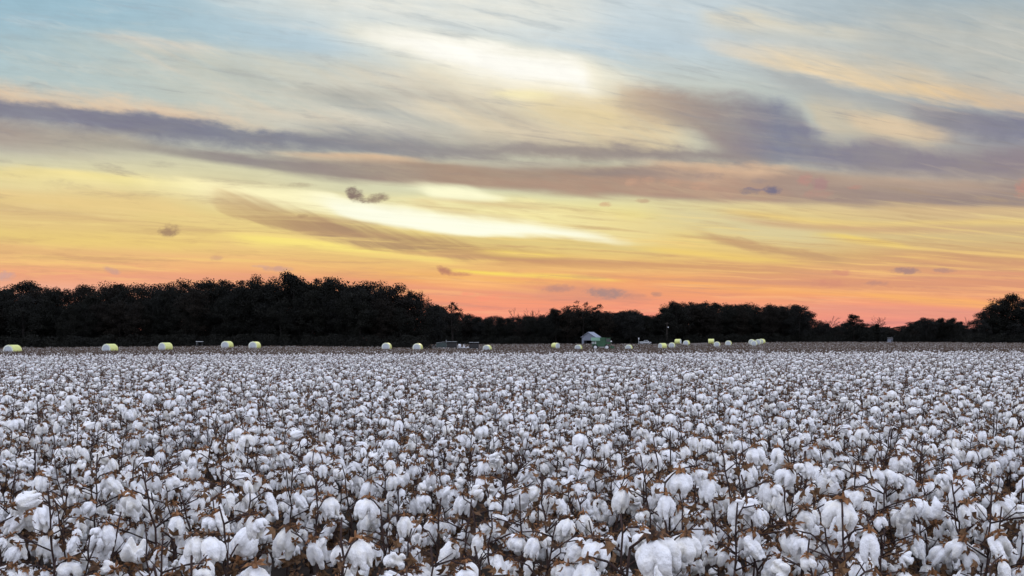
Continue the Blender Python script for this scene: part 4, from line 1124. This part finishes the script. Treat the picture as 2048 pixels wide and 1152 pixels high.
# barn
bn = empty('barn', at(1177, 416), R(-28), 'pale metal barn with a light sloping roof and a dark open bay', 'barn')
W, Ln, EV, PKH = 5.9, 5.2, 3.5, 5.4
fw = MB()
fw.box((-W / 2, -.08, 0), (-W / 2 + .9, .08, EV)); fw.box((-W / 2 + .9, -.08, 2.05), (W / 2, .08, EV)); fw.box((W / 2 - .2, -.08, 0), (W / 2, .08, 2.05))
fw.add([(-W / 2, -.08, EV), (W / 2, -.08, EV), (0, -.08, PKH), (-W / 2, .08, EV), (W / 2, .08, EV), (0, .08, PKH)], [(0, 1, 2), (3, 5, 4), (0, 2, 5, 3), (1, 4, 5, 2)])
fw.build('front_wall', M_metalw, bn)
MB().box((-W / 2, .08, 0), (-W / 2 + .1, Ln, EV)).build('side_wall', M_metalw, bn); MB().box((W / 2 - .1, .08, 0), (W / 2, Ln, EV)).build('side_wall', M_metalw, bn)
MB().box((-W / 2 + .1, Ln - .1, 0), (W / 2 - .1, Ln, EV)).build('rear_wall', M_dark, bn)
for sg in (-1, 1):
    o_ = .45; k = (PKH - EV) / (W / 2); zz = EV - o_ * k
    rf = MB(); a = [(sg * (W / 2 + o_), zz), (0, PKH)]
    v = [(a[0][0], -o_, a[0][1] + .05), (0, -o_, PKH + .05), (0, Ln + o_, PKH + .05), (a[0][0], Ln + o_, a[0][1] + .05)]
    rf.add(v + [(p[0], p[1], p[2] + .12) for p in v], [(0, 1, 2, 3), (4, 5, 6, 7), (0, 1, 5, 4), (1, 2, 6, 5), (2, 3, 7, 6), (3, 0, 4, 7)])
    for q in range(9):      # standing seams
        y = -o_ + (Ln + 2 * o_) * (q + .5) / 9
        rf.tube([(a[0][0], y, a[0][1] + .18), (0, y, PKH + .18)], .03, 4)
    rf.build('roof_slope', M_metalr, bn)

# silver pickup
pu = empty('pickup_truck', at(1290, 436), R(6), 'silver pickup truck parked under the trees right of the picker', 'pickup truck')
bd = MB(); bd.prism([(0, 0), (1, 0), (1, 1), (0, 1)], 0, 0.001) if False else None
body = MB(); body.box((-2.6, -.9, .5), (2.6, .9, 1.1), bev=.1); body.box((-2.55, -.88, 1.1), (-.5, -.78, 1.32)); body.box((-2.55, .78, 1.1), (-.5, .88, 1.32)); body.box((-2.6, -.85, 1.1), (-2.5, .85, 1.32))
body.build('body', M_silver, pu)
cbm = MB(); cbm.add([(-.5, -.86, 1.1), (1.7, -.86, 1.1), (1.0, -.72, 1.85), (-.35, -.72, 1.85), (-.5, .86, 1.1), (1.7, .86, 1.1), (1.0, .72, 1.85), (-.35, .72, 1.85)], [(0, 1, 2, 3), (4, 7, 6, 5), (0, 3, 7, 4), (1, 5, 6, 2), (3, 2, 6, 7), (0, 4, 5, 1)])
cabn = cbm.build('cab', M_silver, pu)
wn = MB(); wn.add([(-.36, -.845, 1.2), (1.35, -.845, 1.2), (.92, -.76, 1.76), (-.27, -.76, 1.76)], [(0, 1, 2, 3)]); wn.add([(1.62, -.72, 1.2), (1.62, .72, 1.2), (1.08, .62, 1.78), (1.08, -.62, 1.78)], [(0, 1, 2, 3)])
wn.build('window', M_glass, cabn)
MB().box((2.56, -.8, .8), (2.63, -.5, .98)).build('headlight', M_white, pu); MB().box((2.56, .5, .8), (2.63, .8, .98)).build('headlight', M_white, pu)
for x in (-1.6, 1.7):
    for y in (-.82, .82): wheel(pu, x, y, .4, .4, .25)
# white post beside it
ps = MB(); ps.tube([(0, 0, 0), (0, 0, 2.7)], .07, 8); ps.box((-.22, -.12, 2.3), (.22, .12, 2.95), bev=.05)
tag(ps.build('marker_post', M_white, loc=at(1277.5, 434)), 'white capped post standing left of the silver pickup', 'post')

# utility pole with a yard light
up = empty('utility_pole', at(1334, 440), 0, 'thin utility pole with a small lamp at the left end of the right wood', 'utility pole')
pm = MB(); pm.tube([(0, 0, -.3), (0, 0, 5), (.03, 0, 9.6)], [.16, .13, .1], 8); pm.build('pole', M_pole, up)
MB().box((-.9, -.06, 9.0), (.9, .06, 9.14)).build('crossarm', M_pole, up)
lm = MB(); lm.tube([(.08, -.05, 7.2), (.5, -.35, 7.5)], .035, 6); lm.build('lamp_arm', M_white, up)
lp = MB(); lp.tube([(.5, -.35, 7.55), (.5, -.35, 7.4), (.5, -.35, 7.15)], [.08, .2, .24], 12); lp.build('yard_lamp', M_white, up)

# grey-green box trailer
tr = empty('box_trailer', at(883, 322), R(3), 'grey-green box trailer with a pale lip and a drawbar pointing left', 'trailer')
MB().box((-1.7, -1.0, .7), (1.7, 1.0, 2.25), bev=.05).build('box', M_teal, tr)
lp_ = MB(); lp_.add([(-1.74, -1.04, 2.18), (1.2, -1.04, 2.5), (1.2, 1.04, 2.5), (-1.74, 1.04, 2.18), (-1.74, -1.04, 2.26), (1.2, -1.04, 2.58), (1.2, 1.04, 2.58), (-1.74, 1.04, 2.26)], [(0, 3, 2, 1), (4, 5, 6, 7), (0, 1, 5, 4), (1, 2, 6, 5), (2, 3, 7, 6), (3, 0, 4, 7)])
lp_.build('sloped_lid', M_silver, tr)
db = MB(); db.tube([(-1.7, -.5, 1.3), (-3.0, -.1, 1.15)], .08, 6); db.tube([(-1.7, .5, .8), (-3.0, .05, .75)], .08, 6); db.build('drawbar', M_silver, tr)
MB().tube([(1.5, -.6, 2.2), (1.5, -.6, 3.1)], .06, 6).build('light_mast', M_white, tr)
for y in (-.95, .95): wheel(tr, -.4, y, .5, .5, .3); wheel(tr, .7, y, .5, .5, .3)

# two dark haulers with twin pale roof panels
def hauler(px, d, rz, label):
    h = empty('field_hauler', at(px, d), rz, label, 'hauler', 'dark twin-roofed haulers by the middle bales')
    MB().box((-1.5, -1.0, .7), (1.5, 1.0, 2.2), bev=.05).build('body', M_dark, h)
    fr = MB()
    for x in (-1.45, 0, 1.45):
        for y in (-.95, .95): fr.tube([(x, y, 2.2), (x, y, 2.62)], .04, 5)
    fr.build('roof_frame', M_dark, h)
    for x in (-1.6, .06): MB().box((x, -1.1, 2.62), (x + 1.5, 1.1, 2.76)).build('roof_panel', M_silver, h)
    for x in (-.9, .9):
        for y in (-.95, .95): wheel(h, x, y, .5, .5, .3)
hauler(904, 322, R(-2), 'dark twin-roofed hauler next to the grey-green box trailer')
hauler(948, 322, R(4), 'dark twin-roofed hauler right of the white flatbed trailer')

# white flatbed with a tank
fb = empty('flatbed_trailer', at(927, 322), R(-3), 'white flatbed trailer with a tank between the two dark haulers', 'trailer')
MB().box((-1.9, -.8, .8), (1.9, .8, .98)).build('deck', M_white, fb)
tk = MB(); tk.lathe_x([(-.45, .3), (-.42, .5), (0, .54), (.42, .5), (.45, .3)], 20, (-1.3, 0, 1.5)); tk.build('tank', M_white, fb, True)
up_ = MB(); up_.add([(-.1, -.1, .98), (.45, -.1, .98), (.1, -.1, 1.95), (-.05, -.1, 1.95), (-.1, .1, .98), (.45, .1, .98), (.1, .1, 1.95), (-.05, .1, 1.95)], [(0, 1, 2, 3), (4, 7, 6, 5), (0, 3, 7, 4), (1, 5, 6, 2), (3, 2, 6, 7), (0, 4, 5, 1)])
up_.build('hitch_stand', M_white, fb); MB().box((1.2, -.6, .98), (1.7, .5, 1.25), bev=.04).build('tool_box', M_white, fb)
for y in (-.75, .75): wheel(fb, -.9, y, .42, .42, .25); wheel(fb, .9, y, .42, .42, .25)

# utility cart with a white roof
uc = empty('utility_cart', at(399.5, 297), R(5), 'small dark utility cart with a flat white roof before the left wood', 'utility cart')
MB().box((-1.2, -.65, .35), (1.2, .65, .95), bev=.08).build('body', M_dark, uc)
MB().box((-.55, -.55, .95), (-.35, .55, 1.5), bev=.04).build('seat', M_dark, uc)
ro = MB()
for x in (-.85, .75):
    for y in (-.6, .6): ro.tube([(x, y, .9), (x, y, 2.02)], .035, 6)
ro.build('roof_frame', M_silver, uc)
MB().box((-1.0, -.72, 2.02), (.95, .72, 2.16), bev=.03).build('roof', M_white, uc)
for x in (-.85, .85):
    for y in (-.6, .6): wheel(uc, x, y, .32, .32, .22)

# pale shed on the right
sh = empty('shed', at(1780, 446), R(-6), 'tiny pale shed with a dark roof under the trees at right', 'shed')
MB().box((-.95, -.9, 0), (.95, .9, 1.9)).build('wall', M_metalw, sh)
rs = MB(); rs.add([(-1.15, -1.1, 1.9), (1.15, -1.1, 1.9), (1.15, 1.1, 1.9), (-1.15, 1.1, 1.9), (-1.15, 0, 2.6), (1.15, 0, 2.6)], [(0, 1, 2, 3), (0, 1, 5, 4), (2, 3, 4, 5), (1, 2, 5), (0, 4, 3)])
rs.build('roof', M_dark, sh); MB().box((.35, -.935, 0), (.8, -.905, 1.6)).build('door', M_dark, sh)
